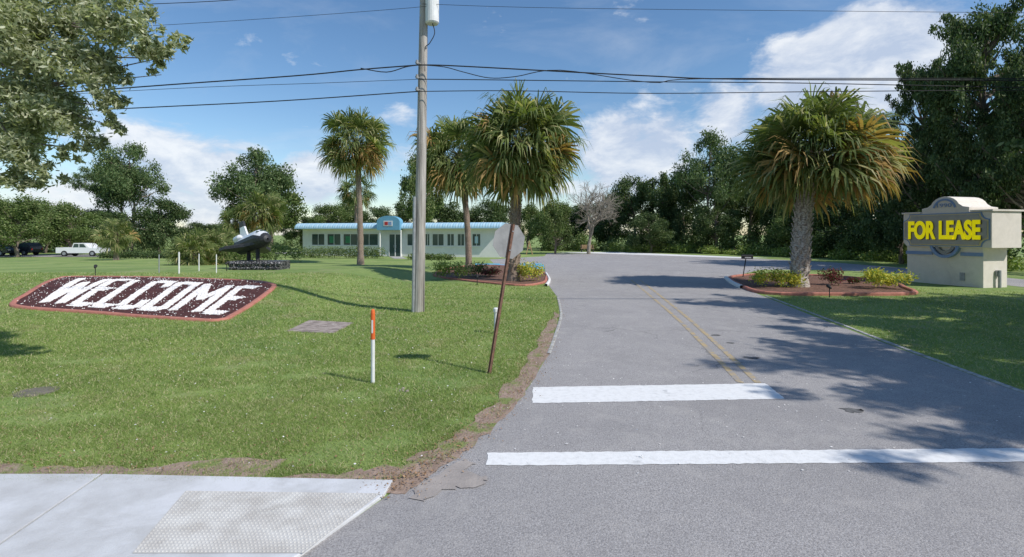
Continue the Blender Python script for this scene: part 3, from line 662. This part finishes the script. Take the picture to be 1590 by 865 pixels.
for px,py,tp_,lb in stakes:
    b=P(px,py); h=(py-tp_)/F*b.y; rr=.035 if px==278 else .024; mb=MB(); mb.tube([(0,0,-.1),(0,0,h*.9),(0,0,h*.97),(0,0,h)],[rr,rr,rr*.8,.008],8); tag(mb.build('stake','galv' if px==247 else 'whitep',loc=b),lb,'stake')
for px,py,lb,rz in [(148,428,'small spotlight on a spike beyond the WELCOME bed',.5),(352,421,'small spotlight aimed at the left of the plinth',-.3),(741,443,'small spotlight on a spike in front of the middle bed',.2),(1288,462,'small spotlight at the front of the right bed',.1)]:
    b=P(px,py); r_=empty('spotlight',b,rz,lb,'spotlight'); mb=MB(); mb.tube([(0,0,-.1),(0,0,.35)],.018,6); mb.build('spike','black',r_)
    mb=MB(); mb.tube([(0,-.08,.34),(0,0,.38),(0,.09,.43)],[.03,.055,.065],12); mb.build('lamp_head','black',r_)

# ------------------------------------------------------------------ road sign seen from behind
b=P(760,580); t=at(797,350,b.y+.1); d=t-b
ss=empty('stop_sign',b,0,'dull grey back of an octagonal road sign on a leaning rusty post','road sign')
mb=MB(); dn=d.normalized(); yaw=R(27); ax=Vector((math.cos(yaw),math.sin(yaw),0)); ax=(ax-dn*ax.dot(dn)).normalized(); nrm=ax.cross(dn)
mt=Matrix((( ax.x,nrm.x,dn.x,0),(ax.y,nrm.y,dn.y,0),(ax.z,nrm.z,dn.z,0),(0,0,0,1)))
L=d.length
mb.prism([(-.035,-.012),(-.02,-.02),(-.014,.012),(.014,.012),(.02,-.02),(.035,-.012),(.035,-.006),(.024,-.012),(.018,.02),(-.018,.02),(-.024,-.012),(-.035,-.006)],-.2,L+.02,'z')
mb.v=[tuple(mt@Vector(q)) for q in mb.v]; mb.build('post','rust',ss)
rr=.285/math.cos(PI/8)
mb=MB(); mb.prism([(-.02+rr*math.cos(PI/8+k*PI/4),L-.27+rr*math.sin(PI/8+k*PI/4)) for k in range(8)],-.026,-.022,'y'); mb.v=[tuple(mt@Vector(q)) for q in mb.v]; mb.build('sign_plate','greymetal',ss)
mb=MB(); mb.prism([(-.02+.97*rr*math.cos(PI/8+k*PI/4),L-.27+.97*rr*math.sin(PI/8+k*PI/4)) for k in range(8)],-.029,-.028,'y'); mb.v=[tuple(mt@Vector(q)) for q in mb.v]; mb.build('sign_face','red',ss)
for zz in (L-.1,L-.42):
    mb=MB(); mb.tube([(0,.03,zz),(0,-.031,zz)],.012,8); mb.v=[tuple(mt@Vector(q)) for q in mb.v]; mb.build('bolt','galv',ss)

# ------------------------------------------------------------------ utility pole and wires
b=P(650,484); PY=b.y
up=empty('utility_pole',b,0,'tall weathered wooden utility pole standing on the lawn','utility pole')
mb=MB(); mb.tube([(0.02*i,0,1.2*i-.2) for i in range(11)],[.175-.007*i for i in range(11)],16,jit=.02); mb.build('pole','wood',up)
mb=MB(); mb.tube([(-.14,-.13,-.1),(-.12,-.13,1.5),(-.1,-.12,3.4)],.045,10); mb.build('cable_guard','galv',up)
mb=MB(); mb.tube([(.16,-.07,-.1),(.17,-.06,3),(.19,-.05,6.8)],.014,6); mb.build('ground_wire','black',up)
tz=H+(YH-18)/F*PY
tf=MB(); c0=Vector(((672-650)/F*PY,-.12,0)); tf.tube([c0+Vector((0,0,z)) for z in (tz-.42,tz-.38,tz+.36,tz+.42,tz+.5)],[.17,.2,.2,.21,.12],20)
tfo=tf.build('transformer','whitep',up)
mb=MB(); mb.tube([c0+Vector((0,0,z)) for z in (tz+.48,tz+.55,tz+.6,tz+.7)],[.03,.055,.03,.045],10); mb.build('bushing','greymetal',tfo)
for z0 in (tz-.2,tz+.15):
    mb=MB(); mb.box(.05,.3,-.1,-.04,z0,z0+.08); mb.build('bracket','galv',up)
mb=MB(); mb.tube(smoothpath([Vector((.43,-.15,tz-.4)),Vector((.5,-.15,tz-.7)),Vector((.35,-.15,tz-1.0)),Vector((.2,-.1,tz-1.15)),Vector((.2,-.1,tz-1.8))],5,False),.014,6); mb.build('drop_cable','black',up)
for py in (101,123,142):
    z=H+(YH-py)/F*PY; mb=MB(); mb.tube([(-.05,-.24,z),(.1,-.1,z),(.1,.2,z)],.02,8); mb.tube([(.0,-.25,z-.05),(.0,-.25,z+.06)],[.045,.035],10); mb.build('insulator','greymetal',up)
def wire(pts,r,lb,m='black',off=0):
    p=[at(a,c,PY-.25+off) for a,c in pts]; sp=smoothpath(p,5,False); mb=MB(); o=sp[0].copy(); mb.tube([q-o for q in sp],r,6); tag(mb.build('overhead_wire',m,loc=o),lb,'wire')
wire([(-300,176),(190,137),(455,118),(560,108),(650,101)],.018,'uppermost thick cable running left from the pole')
wire([(650,101),(700,102),(870,111),(1010,118),(1150,123),(1590,125),(2000,128)],.018,'uppermost thick cable running right from the pole')
wire([(-300,170),(240,139),(500,129),(652,123)],.007,'thin middle wire running left from the pole')
wire([(652,123),(760,124),(1010,127),(1240,129),(1590,136),(2000,142)],.013,'middle wire running right from the pole')
wire([(-300,192),(205,168),(430,157),(620,144),(650,142)],.015,'lowest cable running left from the pole')
wire([(650,142),(800,141),(1010,145),(1300,142),(1590,140),(2000,138)],.012,'lowest cable running right from the pole')
wire([(-300,66),(270,38),(640,12),(655,6)],.006,'thin wire high on the left near the pole top')
wire([(655,6),(900,13),(1590,20),(2000,24)],.006,'thin wire high on the right near the pole top')
wire([(-300,22),(240,6),(420,-4),(655,-18)],.01,'topmost wire leaving the picture at upper left')
wire([(655,101),(690,104),(720,112),(760,121),(800,119),(870,109),(1010,128),(1100,122),(1590,122),(2000,122)],.012,'sagging spliced cable looping just right of the pole',off=-.05)
wire([(560,106),(600,112),(630,104),(650,101)],.014,'short drooping jumper cable just left of the pole',off=-.05)

# ------------------------------------------------------------------ building
A=Vector(((470-CX)/F*56,56,0)); B=Vector(((776-CX)/F*51,51,0)); A.z=B.z=0; fd=(B-A); FL=fd.length; fd.normalize(); rzb=math.atan2(fd.y,fd.x); BD=8.0
def U(px):
    k=(px-CX)/F
    return (k*A.y-A.x)/(fd.x-k*fd.y)
bl=empty('office_building',(A.x,A.y,-.1),rzb,'long low white building with scalloped pale blue awning roof','building')
mb=MB(); mb.box(0,FL,0,BD,0,3.2); mb.build('wall','bwall',bl)
mb=MB(); mb.box(-.3,FL+.1,.25,BD+.1,3.2,3.45); mb.build('roof','bwall',bl)
prof=[(math.sin(a)*.85,math.cos(a)*.52) for a in np.linspace(0,PI/2,8)]
def awn(u0,u1):
    mb=MB(); n=int((u1-u0)/.28)
    for i in range(n):
        a=u0+(u1-u0)*i/n; b_=u0+(u1-u0)*(i+1)/n; m_=(a+b_)/2
        v=[]
        for (py_,pz) in prof:
            for xx,o_ in ((a,0),(m_,.025),(b_,0)):
                v.append((xx,.1-py_*.95-o_,3.08+pz+o_*.5))
        f=[(l*3+k,l*3+k+1,l*3+4+k,l*3+3+k) for l in range(len(prof)-1) for k in range(2)]
        mb.add(v,f,1 if i%2==0 else 0)
    return mb
awn(-.5,FL+.3).build('awning',['aw_pale','aw_blue'],bl)
mb=MB(); mb.prism([(.1,3.08)]+[(.1-py_*.94,3.08+pz) for py_,pz in prof],FL+.28,FL+.3,'x'); mb.build('awning_end','aw_blue',bl)
mb=MB(); mb.box(-.5,FL+.3,-.76,-.73,2.99,3.09); mb.build('gutter','aw_blue',bl)
mb=MB(); mb.box(-.45,FL+.25,-.72,-.005,3.0,3.04); mb.build('soffit','bwall',bl)
mb=MB(); mb.box(FL+.003,FL+.12,.15,BD+.1,3.05,3.6); mb.build('fascia','aw_blue',bl)
u0,u1=U(592),U(627); um=(u0+u1)/2; w=(u1-u0)/2
mb=MB(); poly=[(u0,2.85),(u1,2.85),(u1,3.7)]+[(um+w*math.cos(a),3.7+.62*math.sin(a)) for a in np.linspace(0.15,PI-.15,12)]+[(u0,3.7)]
mb.prism(poly,-1.0,-.2,'y'); eo=mb.build('entrance_canopy','aw_dk',bl)
mb=MB(); mb.box(um-.5,um+.5,-1.03,-1.003,3.25,3.8); mb.build('emblem_board','bwall',eo)
mb=MB(); mb.box(um-.38,um-.02,-1.05,-1.032,3.35,3.7); mb.build('emblem','red',eo)
mb=MB(); mb.box(um+.05,um+.4,-1.05,-1.032,3.35,3.7); mb.build('emblem','bluetrim',eo)
def window(pa,pb,z0,z1,mull=1,m='glass',sign=False):
    a,b_=U(pa),U(pb); mb=MB(); t=.07
    mb.box(a,b_,-.06,.02,z1-t,z1); mb.box(a,b_,-.06,.02,z0,z0+t); mb.box(a,a+t,-.06,.02,z0+t,z1-t); mb.box(b_-t,b_,-.06,.02,z0+t,z1-t)
    for k in range(mull):
        c=a+(b_-a)*(k+1)/(mull+1); mb.box(c-.025,c+.025,-.05,.02,z0+t,z1-t)
    fo=mb.build('window','bwall',bl); mb=MB(); mb.box(a+t*.5,b_-t*.5,-.02,.0-.004,z0+t*.5,z1-t*.5); mb.build('pane',m,fo)
    mb=MB(); mb.box(a-.05,b_+.05,-.1,-.004,z0-.08,z0-.002); mb.build('sill','bwall',fo)
    if sign:
        mb=MB(); mb.box(a+.3,a+.3+(b_-a)*.35,-.04,-.03,z0+.3,z1-.3); mb.build('window_sign',sign,fo)
for pa,pb,sg in [(484,505,None),(508,530,'green_sign'),(533,556,'green_sign'),(559,588,None),(632,650,None),(660,668,None),(671,690,None),(694,706,None),(710,722,None),(733,747,'aw_pale')]:
    window(pa,pb,1.2,2.5,1,sign=sg)
a,b_=U(604),U(624)
mb=MB(); t=.08; mb.box(a,a+t,-.07,.02,.0,2.5); mb.box(b_-t,b_,-.07,.02,0,2.5); mb.box(a+t,b_-t,-.07,.02,2.4,2.5); mb.box((a+b_)/2-.05,(a+b_)/2+.05,-.06,.02,0,2.4)
do=mb.build('door','bwall',bl); mb=MB(); mb.box(a+.04,b_-.04,-.03,-.004,.1,2.42); mb.build('pane','glass',do)
for s in (-.12,.12):
    mb=MB(); mb.box((a+b_)/2+s-.015,(a+b_)/2+s+.015,-.12,-.08,1.0,1.3); mb.build('door_handle','galv',do)
for pc in (596,628):
    mb=MB(); u=U(pc); mb.tube([(u,-.85,0),(u,-.85,2.85)],.07,10); mb.build('post','bwall',bl)
pth=[(A+fd*a)+Vector((0,-.2,0)),(A+fd*b_)+Vector((0,-.2,0)),P(632,402),P(612,402)]
sheet('path',[(q.x,q.y) for q in pth],.02,'kerbc',1)
b=P(822,396); r_=empty('timber_trestle',b,0,'small wooden A-frame leaning at the right end of building','trestle')
for s in (-1,1):
    mb=MB(); mb.tube([(s*.35,0,0),(0,0,1.5)],.045,6); mb.tube([(s*.35,.7,0),(0,.6,1.5)],.045,6); mb.build('leg','timber',r_)
mb=MB(); mb.box(-.06,.06,-.1,.75,1.45,1.55); mb.box(-.2,.2,-.02,.02,.7,.78); mb.build('crossbar','timber',r_)
b=P(912,391.5); r_=empty('park_bench',(b.x,b.y,0),0,'small dark bench at the far edge of the parking area','bench')
mb=MB(); [mb.box(-.85,.85,-.25+i*.13,-.15+i*.13,.43,.47) for i in range(4)]; mb.build('seat','timber',r_)
mb=MB(); [mb.box(-.85,.85,.27,.3,.55+i*.14,.65+i*.14) for i in range(3)]; mb.build('backrest','timber',r_)
for s in (-.75,.75):
    mb=MB(); mb.box(s-.04,s+.04,-.24,-.18,0,.43); mb.box(s-.04,s+.04,.22,.268,0,.95); mb.build('leg','black',r_)
b=P(1153,431); r_=empty('mailbox',b,R(-15),'black mailbox on a thin leaning post at the driveway corner','mailbox')
mb=MB(); mb.tube([(0,0,-.1),(.16,0,1.0)],.025,8); mb.build('post','black',r_)
mb=MB(); pr=[(-.11,1.0),(.11,1.0),(.11,1.13)]+[(.11*math.cos(a),1.13+.09*math.sin(a)) for a in np.linspace(.2,PI-.2,7)]+[(-.11,1.13)]
mb.prism(pr,-.05,.5,'x'); mo=mb.build('box','black',r_); mb=MB(); mb.box(.1,.4,-.118,-.112,1.04,1.1); mb.build('label_strip','whitep',mo)

# ------------------------------------------------------------------ shuttle model on plinth
b=P(396,419); pw=78/F*b.y
pl=empty('stone_plinth',b,0,'speckled black granite plinth under the shuttle model','plinth')
mb=MB(); mb.box(-pw/2,pw/2,-.1,1.2,-.15,.44)
bmx=mb.build('block','granite',pl,bevel=.03)
random.seed(8)
for i in range(40):
    mb=MB(); x=-pw/2+pw*((i%20)+.5)/20; y=-.1; z=.1 if i<20 else .32; s=random.uniform(.09,.16); x+=random.uniform(-.05,.05)
    mb.tube([(x,y,z-s),(x,y,z),(x,y,z+s*.8)],[s*.6,s*.95,s*.3],6,jit=.3); mb.build('facing_stone','granite',pl)
sh=empty('space_shuttle_model',(b.x-.34,b.y+.55,b.z+.36),0,'black and white space shuttle model mounted on granite plinth','statue')
sh.rotation_euler=(R(-4),R(-12),math.atan2(-.62,.78)); sh.scale=(.92,.92,.95)
def ring(x,w,hh,zc,flatb=.95):
    pts=[]
    for k in range(16):
        a=2*PI*k/16; y=w*math.cos(a); z=hh*math.sin(a)
        if z<0: z*=flatb
        pts.append((x,y,zc+z))
    return pts
secs=[(1.72,.05,.05,.96),(1.66,.2,.2,.98),(1.48,.33,.33,1.02),(1.22,.42,.44,1.06),(.95,.46,.52,1.1),(.7,.47,.52,1.12),(-.8,.46,.5,1.13),(-1.45,.46,.5,1.14),(-1.55,.38,.42,1.14)]
rg=[ring(x,w,h_,z) for x,w,h_,z in secs]
Vt=[p for r0 in rg for p in r0]
fu=[];fl=[]
for i in range(len(rg)-1):
    for k in range(16):
        f=(i*16+k,i*16+(k+1)%16,(i+1)*16+(k+1)%16,(i+1)*16+k)
        (fu if (1<=k<7 and i>1) else fl).append(f)
cap=tuple((len(rg)-1)*16+k for k in range(16))
mb=MB(); mb.add(Vt,fu+[cap]); mb.build('fuselage','carwhite',sh)
mb=MB(); mb.add([(x*1.002,y*1.01,z-.002) for x,y,z in Vt],fl); mb.build('heat_shield','tile',sh)
for s in (-1,1):
    mb=MB(); poly=[(1.0,.38*s),(.2,.6*s),(-.65,1.3*s),(-1.25,1.35*s),(-1.3,.38*s)]
    mb.prism(poly,.78,.93,'z'); wo=mb.build('wing','tile',sh)
    mb=MB(); mb.prism([(x*.97,y*.98) for x,y in poly],.932,.945,'z'); mb.build('wing_top','darkpanel',wo)
    mb=MB(); mb.tube([(-.75,.28*s,1.48),(-1.0,.3*s,1.54),(-1.5,.3*s,1.52),(-1.65,.3*s,1.48)],[.05,.18,.18,.1],10); mb.build('engine_pod','carwhite',sh)
    for xx,yy in ((1.12,.08),(1.06,.26)):
        mb=MB(); mb.box(xx,xx+.12,yy*s-.07,yy*s+.07,1.5-yy*.3,1.56-yy*.3); mb.build('cockpit_window','glass',sh)
for yy,zz in ((0,1.46),(-.15,1.15),(.15,1.15)):
    mb=MB(); mb.tube([(-1.55,yy,zz),(-1.68,yy,zz),(-1.8,yy,zz)],[.05,.09,.13],12); mb.build('engine_nozzle','tile',sh)
mb=MB(); mb.prism([(-.6,1.58),(-1.2,2.55),(-1.6,2.55),(-1.5,1.58)],-.05,.05,'y'); to=mb.build('tail_fin','carwhite',sh)
mb=MB(); mb.prism([(-1.62,2.58),(-1.18,2.58),(-.98,2.25),(-1.6,2.25)],-.057,.057,'y'); mb.build('fin_tip','tile',to)
mb=MB(); mb.box(-.6,.6,-.06,.06,1.625,1.64); mb.build('payload_seam','tile',sh)
for xx in (.5,-.6):
    mb=MB(); mb.tube([(xx,0,-.1),(xx,0,.9)],.11,8); mb.build('mounting_post','black',sh)

# ------------------------------------------------------------------ vehicles
def vehicle(loc,rz,paint,label,cat,prof,win,L,W,name):
    r=empty(name,loc,rz,label,cat); mb=MB(); mb.prism(prof,-W/2,W/2,'y'); bo=mb.build('body',paint,r,bevel=.04)
    for s in (-1,1):
        for wp in win:
            mb=MB(); mb.prism(wp,s*(W/2+.006),s*(W/2+.012),'y'); mb.build('window','glass',bo)
        for x in (-L*.31,L*.31):
            mb=MB(); mb.tube([(x,s*(W/2-.18),.36),(x,s*(W/2+.02),.36)],.36,18); wo=mb.build('wheel','black',r)
            mb=MB(); mb.tube([(x,s*(W/2+.02),.36),(x,s*(W/2+.035),.36)],.2,12); mb.build('rim','galv',wo)
        mb=MB(); mb.box(L/2-.05,L/2+.03,s*W*.36-.15,s*W*.36+.15,.7,.88); mb.build('headlight','whitep',r)
        mb=MB(); mb.box(-L/2-.03,-L/2+.05,s*W*.42-.08,s*W*.42+.08,.7,.95); mb.build('tail_light','red',r)
    return r
tprof=[(-2.6,.4),(2.6,.4),(2.65,.75),(2.55,1.0),(1.3,1.08),(.75,1.62),(-.55,1.65),(-.75,1.1),(-2.6,1.1)]
twin=[[(.95,1.12),(.62,1.54),(.15,1.54),(.15,1.12)],[(.05,1.12),(.05,1.54),(-.45,1.56),(-.6,1.12)]]
x=(130-CX)/F*64; vehicle((x,64,gz(x,64)+.03),R(5),'carwhite','white pickup truck parked on the side street at far left','pickup truck',tprof,twin,5.2,1.85,'pickup_truck')
sprof=[(-2.2,.38),(2.2,.38),(2.28,.7),(2.1,.98),(1.2,1.06),(.6,1.62),(-1.7,1.66),(-2.15,1.2),(-2.25,.8)]
swin=[[(.95,1.1),(.5,1.54),(-.3,1.55),(-.3,1.1)],[(-.4,1.1),(-.4,1.55),(-1.6,1.56),(-1.9,1.12)]]
x=(30-CX)/F*67; vehicle((x,67,gz(x,67)+.03),R(182),'cardark','dark sport utility car parked at the left edge','car',sprof,swin,4.5,1.8,'parked_car')
x=(-8-CX)/F*64.5; vehicle((x,64.5,gz(x,64.5)+.03),R(4),'cardark','dark car half cut off by the left edge','car',sprof,swin,4.5,1.8,'parked_car')

# ------------------------------------------------------------------ lease sign monument
def text_mesh(s,size,ext,off):
    cu=bpy.data.curves.new('txt','FONT'); cu.body=s; cu.size=size; cu.extrude=ext; cu.offset=off; cu.align_x='CENTER'; cu.align_y='CENTER'
    o=bpy.data.objects.new('txt',cu); C.objects.link(o); dg=bpy.context.evaluated_depsgraph_get(); dg.update()
    me=bpy.data.meshes.new_from_object(o.evaluated_get(dg)); bpy.data.objects.remove(o); return me
def put_text(name,s,m,par,w,h,cx,y,cz,ext=.02,off=.02):
    me=text_mesh(s,1,ext/1.,off); co=np.array([v.co[:] for v in me.vertices]); mn,mx=co.min(0),co.max(0)
    for v in me.vertices:
        a=(v.co.x-(mn[0]+mx[0])/2)/(mx[0]-mn[0])*w; b2=(v.co.y-(mn[1]+mx[1])/2)/(mx[1]-mn[1])*h; v.co=(cx+a,y-v.co.z,cz+b2)
    me.update(); me.materials.clear(); return link(name,me,m,par)
sx,sy=.77*25,25
ms=empty('monument_sign',(sx,sy,0),R(-75),'cream stucco monument sign reading FOR LEASE in yellow letters','sign')
mb=MB(); mb.box(-.05,3.2,.12,1.55,-.1,1.72); mb.build('base','cream',ms,bevel=.02)
body=[(-.12,1.9),(.05,1.72),(3.6,1.72),(3.6,3.28),(2.75,3.28),(2.75,3.5),(2.5,3.55)]+[(1.75+.62*math.cos(a),3.5+.52*math.sin(a)) for a in np.linspace(.35,PI-.35,10)]+[(1.0,3.55),(.75,3.5),(.75,3.28),(-.12,3.28)]
mb=MB(); mb.prism(body,-.02,1.75,'y'); mb.build('block','cream',ms,bevel=.02)
mb=MB(); mb.box(2.8,3.66,-.06,1.8,3.285,3.36); mb.build('coping','cream',ms)
mb=MB(); mb.box(-.18,.7,-.06,1.8,3.285,3.36); mb.build('coping','cream',ms)
def pan(x0,x1,z0,z1,c):
    out=[]
    for (cx_,cz_,a0) in ((x0,z0,PI/2),(x1,z0,PI),(x1,z1,1.5*PI),(x0,z1,2*PI)):
        for k in range(7):
            a=a0-(PI/2)*k/6; out.append((cx_+c*math.cos(a),cz_+c*math.sin(a)))
    return out
mb=MB(); mb.prism(pan(-.1,3.55,1.76,3.26,.3),-.05,-.022,'y'); po=mb.build('panel_trim','bluetrim',ms)
mb=MB(); mb.prism(pan(-.06,3.51,1.8,3.22,.3),-.07,-.052,'y'); mb.build('gold_edge','gold',po)
mb=MB(); mb.prism(pan(-.01,3.46,1.85,3.17,.3),-.09,-.072,'y'); mb.build('panel','greypanel',po)
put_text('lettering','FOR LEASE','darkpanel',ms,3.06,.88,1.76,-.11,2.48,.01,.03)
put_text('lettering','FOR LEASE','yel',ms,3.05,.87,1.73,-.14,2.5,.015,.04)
put_text('year_lettering','1990','bluetrim',ms,.62,.17,1.75,-.04,3.62,.01,.005)
def arc(cx,cz,r0,r1,a0,a1,y0,y1,mb):
    n=20
    for i in range(n):
        t0=a0+(a1-a0)*i/n; t1=a0+(a1-a0)*(i+1)/n
        mb.prism([(cx+r0*math.cos(t0),cz+r0*math.sin(t0)),(cx+r1*math.cos(t0),cz+r1*math.sin(t0)),(cx+r1*math.cos(t1),cz+r1*math.sin(t1)),(cx+r0*math.cos(t1),cz+r0*math.sin(t1))],y0,y1,'y')
mb=MB(); arc(1.75,1.85,.5,.62,PI*1.05,PI*1.95,-.06,.11,mb); mb.box(-.06,1.15,.06,.118,1.35,1.5); mb.box(2.35,3.21,.06,.118,1.35,1.5); mb.build('blue_band','bluetrim',ms)
mb=MB(); arc(1.75,1.85,.3,.42,PI*1.0,PI*2.0,-.03,.11,mb); mb.build('medallion','greymetal',ms)
mb=MB(); arc(1.75,3.42,.42,.5,.2,PI-.2,-.05,-.022,mb); mb.build('arch_trim','bluetrim',ms)
mb=MB(); mb.box(2.3,2.5,.09,.118,.25,.6); mb.build('plaque','galv',ms)
mb=MB(); mb.tube([(0,0,-.1),(0,0,.75)],.06,8); mb.box(-.1,-.03,-.1,.1,.5,.75)
q=Matrix.Rotation(R(-75),4,'Z')@Vector((3.32,.9,0)); o=tag(mb.build('meter_box','galv',loc=(sx+q.x,sy+q.y,0)),'small grey meter post beside base of the lease sign','meter'); o.rotation_euler=(0,0,R(-75))

# ------------------------------------------------------------------ camera, light, world
cam=bpy.data.cameras.new('camera'); co=bpy.data.objects.new('camera',cam); C.objects.link(co); co.location=(0,0,H); co.rotation_euler=(R(90),0,0)
cam.lens=18; cam.sensor_width=36; cam.shift_y=-68.5/1590; cam.clip_end=3000; cam.clip_start=.1; S.camera=co
el=R(46); az=Vector((.86,-.5,0)).normalized(); sd=Vector((az.x*math.cos(el),az.y*math.cos(el),math.sin(el)))
sl=bpy.data.lights.new('sun','SUN'); sl.energy=4.2; sl.angle=R(.6); sl.color=(1,.95,.88); so=bpy.data.objects.new('sun',sl); C.objects.link(so); so.rotation_euler=(-sd).to_track_quat('-Z','Y').to_euler()
wd_=bpy.data.worlds.new('World'); S.world=wd_; wd_.use_nodes=True; nt=wd_.node_tree; bg=nt.nodes['Background']; bg.inputs[1].default_value=.15
sk=_n(nt,'ShaderNodeTexSky'); sk.sky_type='NISHITA'; sk.sun_disc=False; sk.sun_elevation=el; sk.sun_rotation=math.atan2(sd.x,sd.y); sk.air_density=1.05; sk.dust_density=.3; sk.ozone_density=2.5
tc=_n(nt,'ShaderNodeTexCoord').outputs['Generated']
sep=_n(nt,'ShaderNodeSeparateXYZ'); nt.links.new(tc,sep.inputs[0])
def mth(op,a,b=None):
    m=_n(nt,'ShaderNodeMath',operation=op)
    for i,v in enumerate((a,b)):
        if v is None: continue
        if hasattr(v,'links'): nt.links.new(v,m.inputs[i])
        else: m.inputs[i].default_value=v
    return m.outputs[0]
zz=mth('ADD',mth('MAXIMUM',sep.outputs[2],0),.22)
cmb=_n(nt,'ShaderNodeCombineXYZ'); nt.links.new(mth('DIVIDE',sep.outputs[0],zz),cmb.inputs[0]); nt.links.new(mth('DIVIDE',sep.outputs[1],zz),cmb.inputs[1])
mp=_n(nt,'ShaderNodeMapping'); mp.inputs['Rotation'].default_value=(0,0,R(35)); mp.inputs['Scale'].default_value=(1,1.6,1); nt.links.new(cmb.outputs[0],mp.inputs[0])
n1=noise_node(nt,mp.outputs[0],1.4,10,.62,.5)
mp3=_n(nt,'ShaderNodeMapping'); mp3.inputs['Scale'].default_value=(1,1,2.0); nt.links.new(tc,mp3.inputs[0])
n2=noise_node(nt,mp3.outputs[0],9,12,.62,.25)
def blob(px,py,r,wt):
    d=Vector((px-CX,F,YH-py)).normalized(); vm=_n(nt,'ShaderNodeVectorMath',operation='DOT_PRODUCT'); nt.links.new(tc,vm.inputs[0]); vm.inputs[1].default_value=d
    m=_n(nt,'ShaderNodeMapRange',interpolation_type='SMOOTHSTEP'); nt.links.new(vm.outputs['Value'],m.inputs[0]); m.inputs[1].default_value=math.cos(r); m.inputs[2].default_value=1; m.inputs[3].default_value=0; m.inputs[4].default_value=wt; return m.outputs[0]
cum=None
for bb_ in [(985,225,.12,.9),(950,280,.16,.7),(1090,195,.1,.7),(1180,160,.12,.7),(1290,115,.14,.95),(1380,90,.13,1.0),(1500,40,.1,.4),(490,275,.07,.95),(300,235,.12,.3),(110,275,.16,.75),(300,315,.17,.7),(620,215,.09,.5),(980,0,.06,.4),(430,335,.18,.5),(700,335,.2,.4)]:
    v=blob(*bb_); cum=v if cum is None else mth('ADD',cum,v)
m2=mrange(nt,mth('ADD',mth('MULTIPLY',n2,1.5),mth('MULTIPLY',cum,.5)),.97,1.3,0,.9)
wis=mrange(nt,n1,.5,.85,0,.32)
cm=mth('MAXIMUM',m2,wis)
hs=_n(nt,'ShaderNodeHueSaturation'); hs.inputs['Saturation'].default_value=1.15; hs.inputs['Value'].default_value=.92; nt.links.new(sk.outputs[0],hs.inputs['Color'])
shade=mix(nt,mrange(nt,n2,.42,.66),(3.6,4.2,5.3),(6.1,6.3,6.6))
nt.links.new(mix(nt,cm,hs.outputs[0],shade),bg.inputs[0])
S.view_settings.view_transform='Standard'; S.view_settings.look='None'; S.view_settings.exposure=0
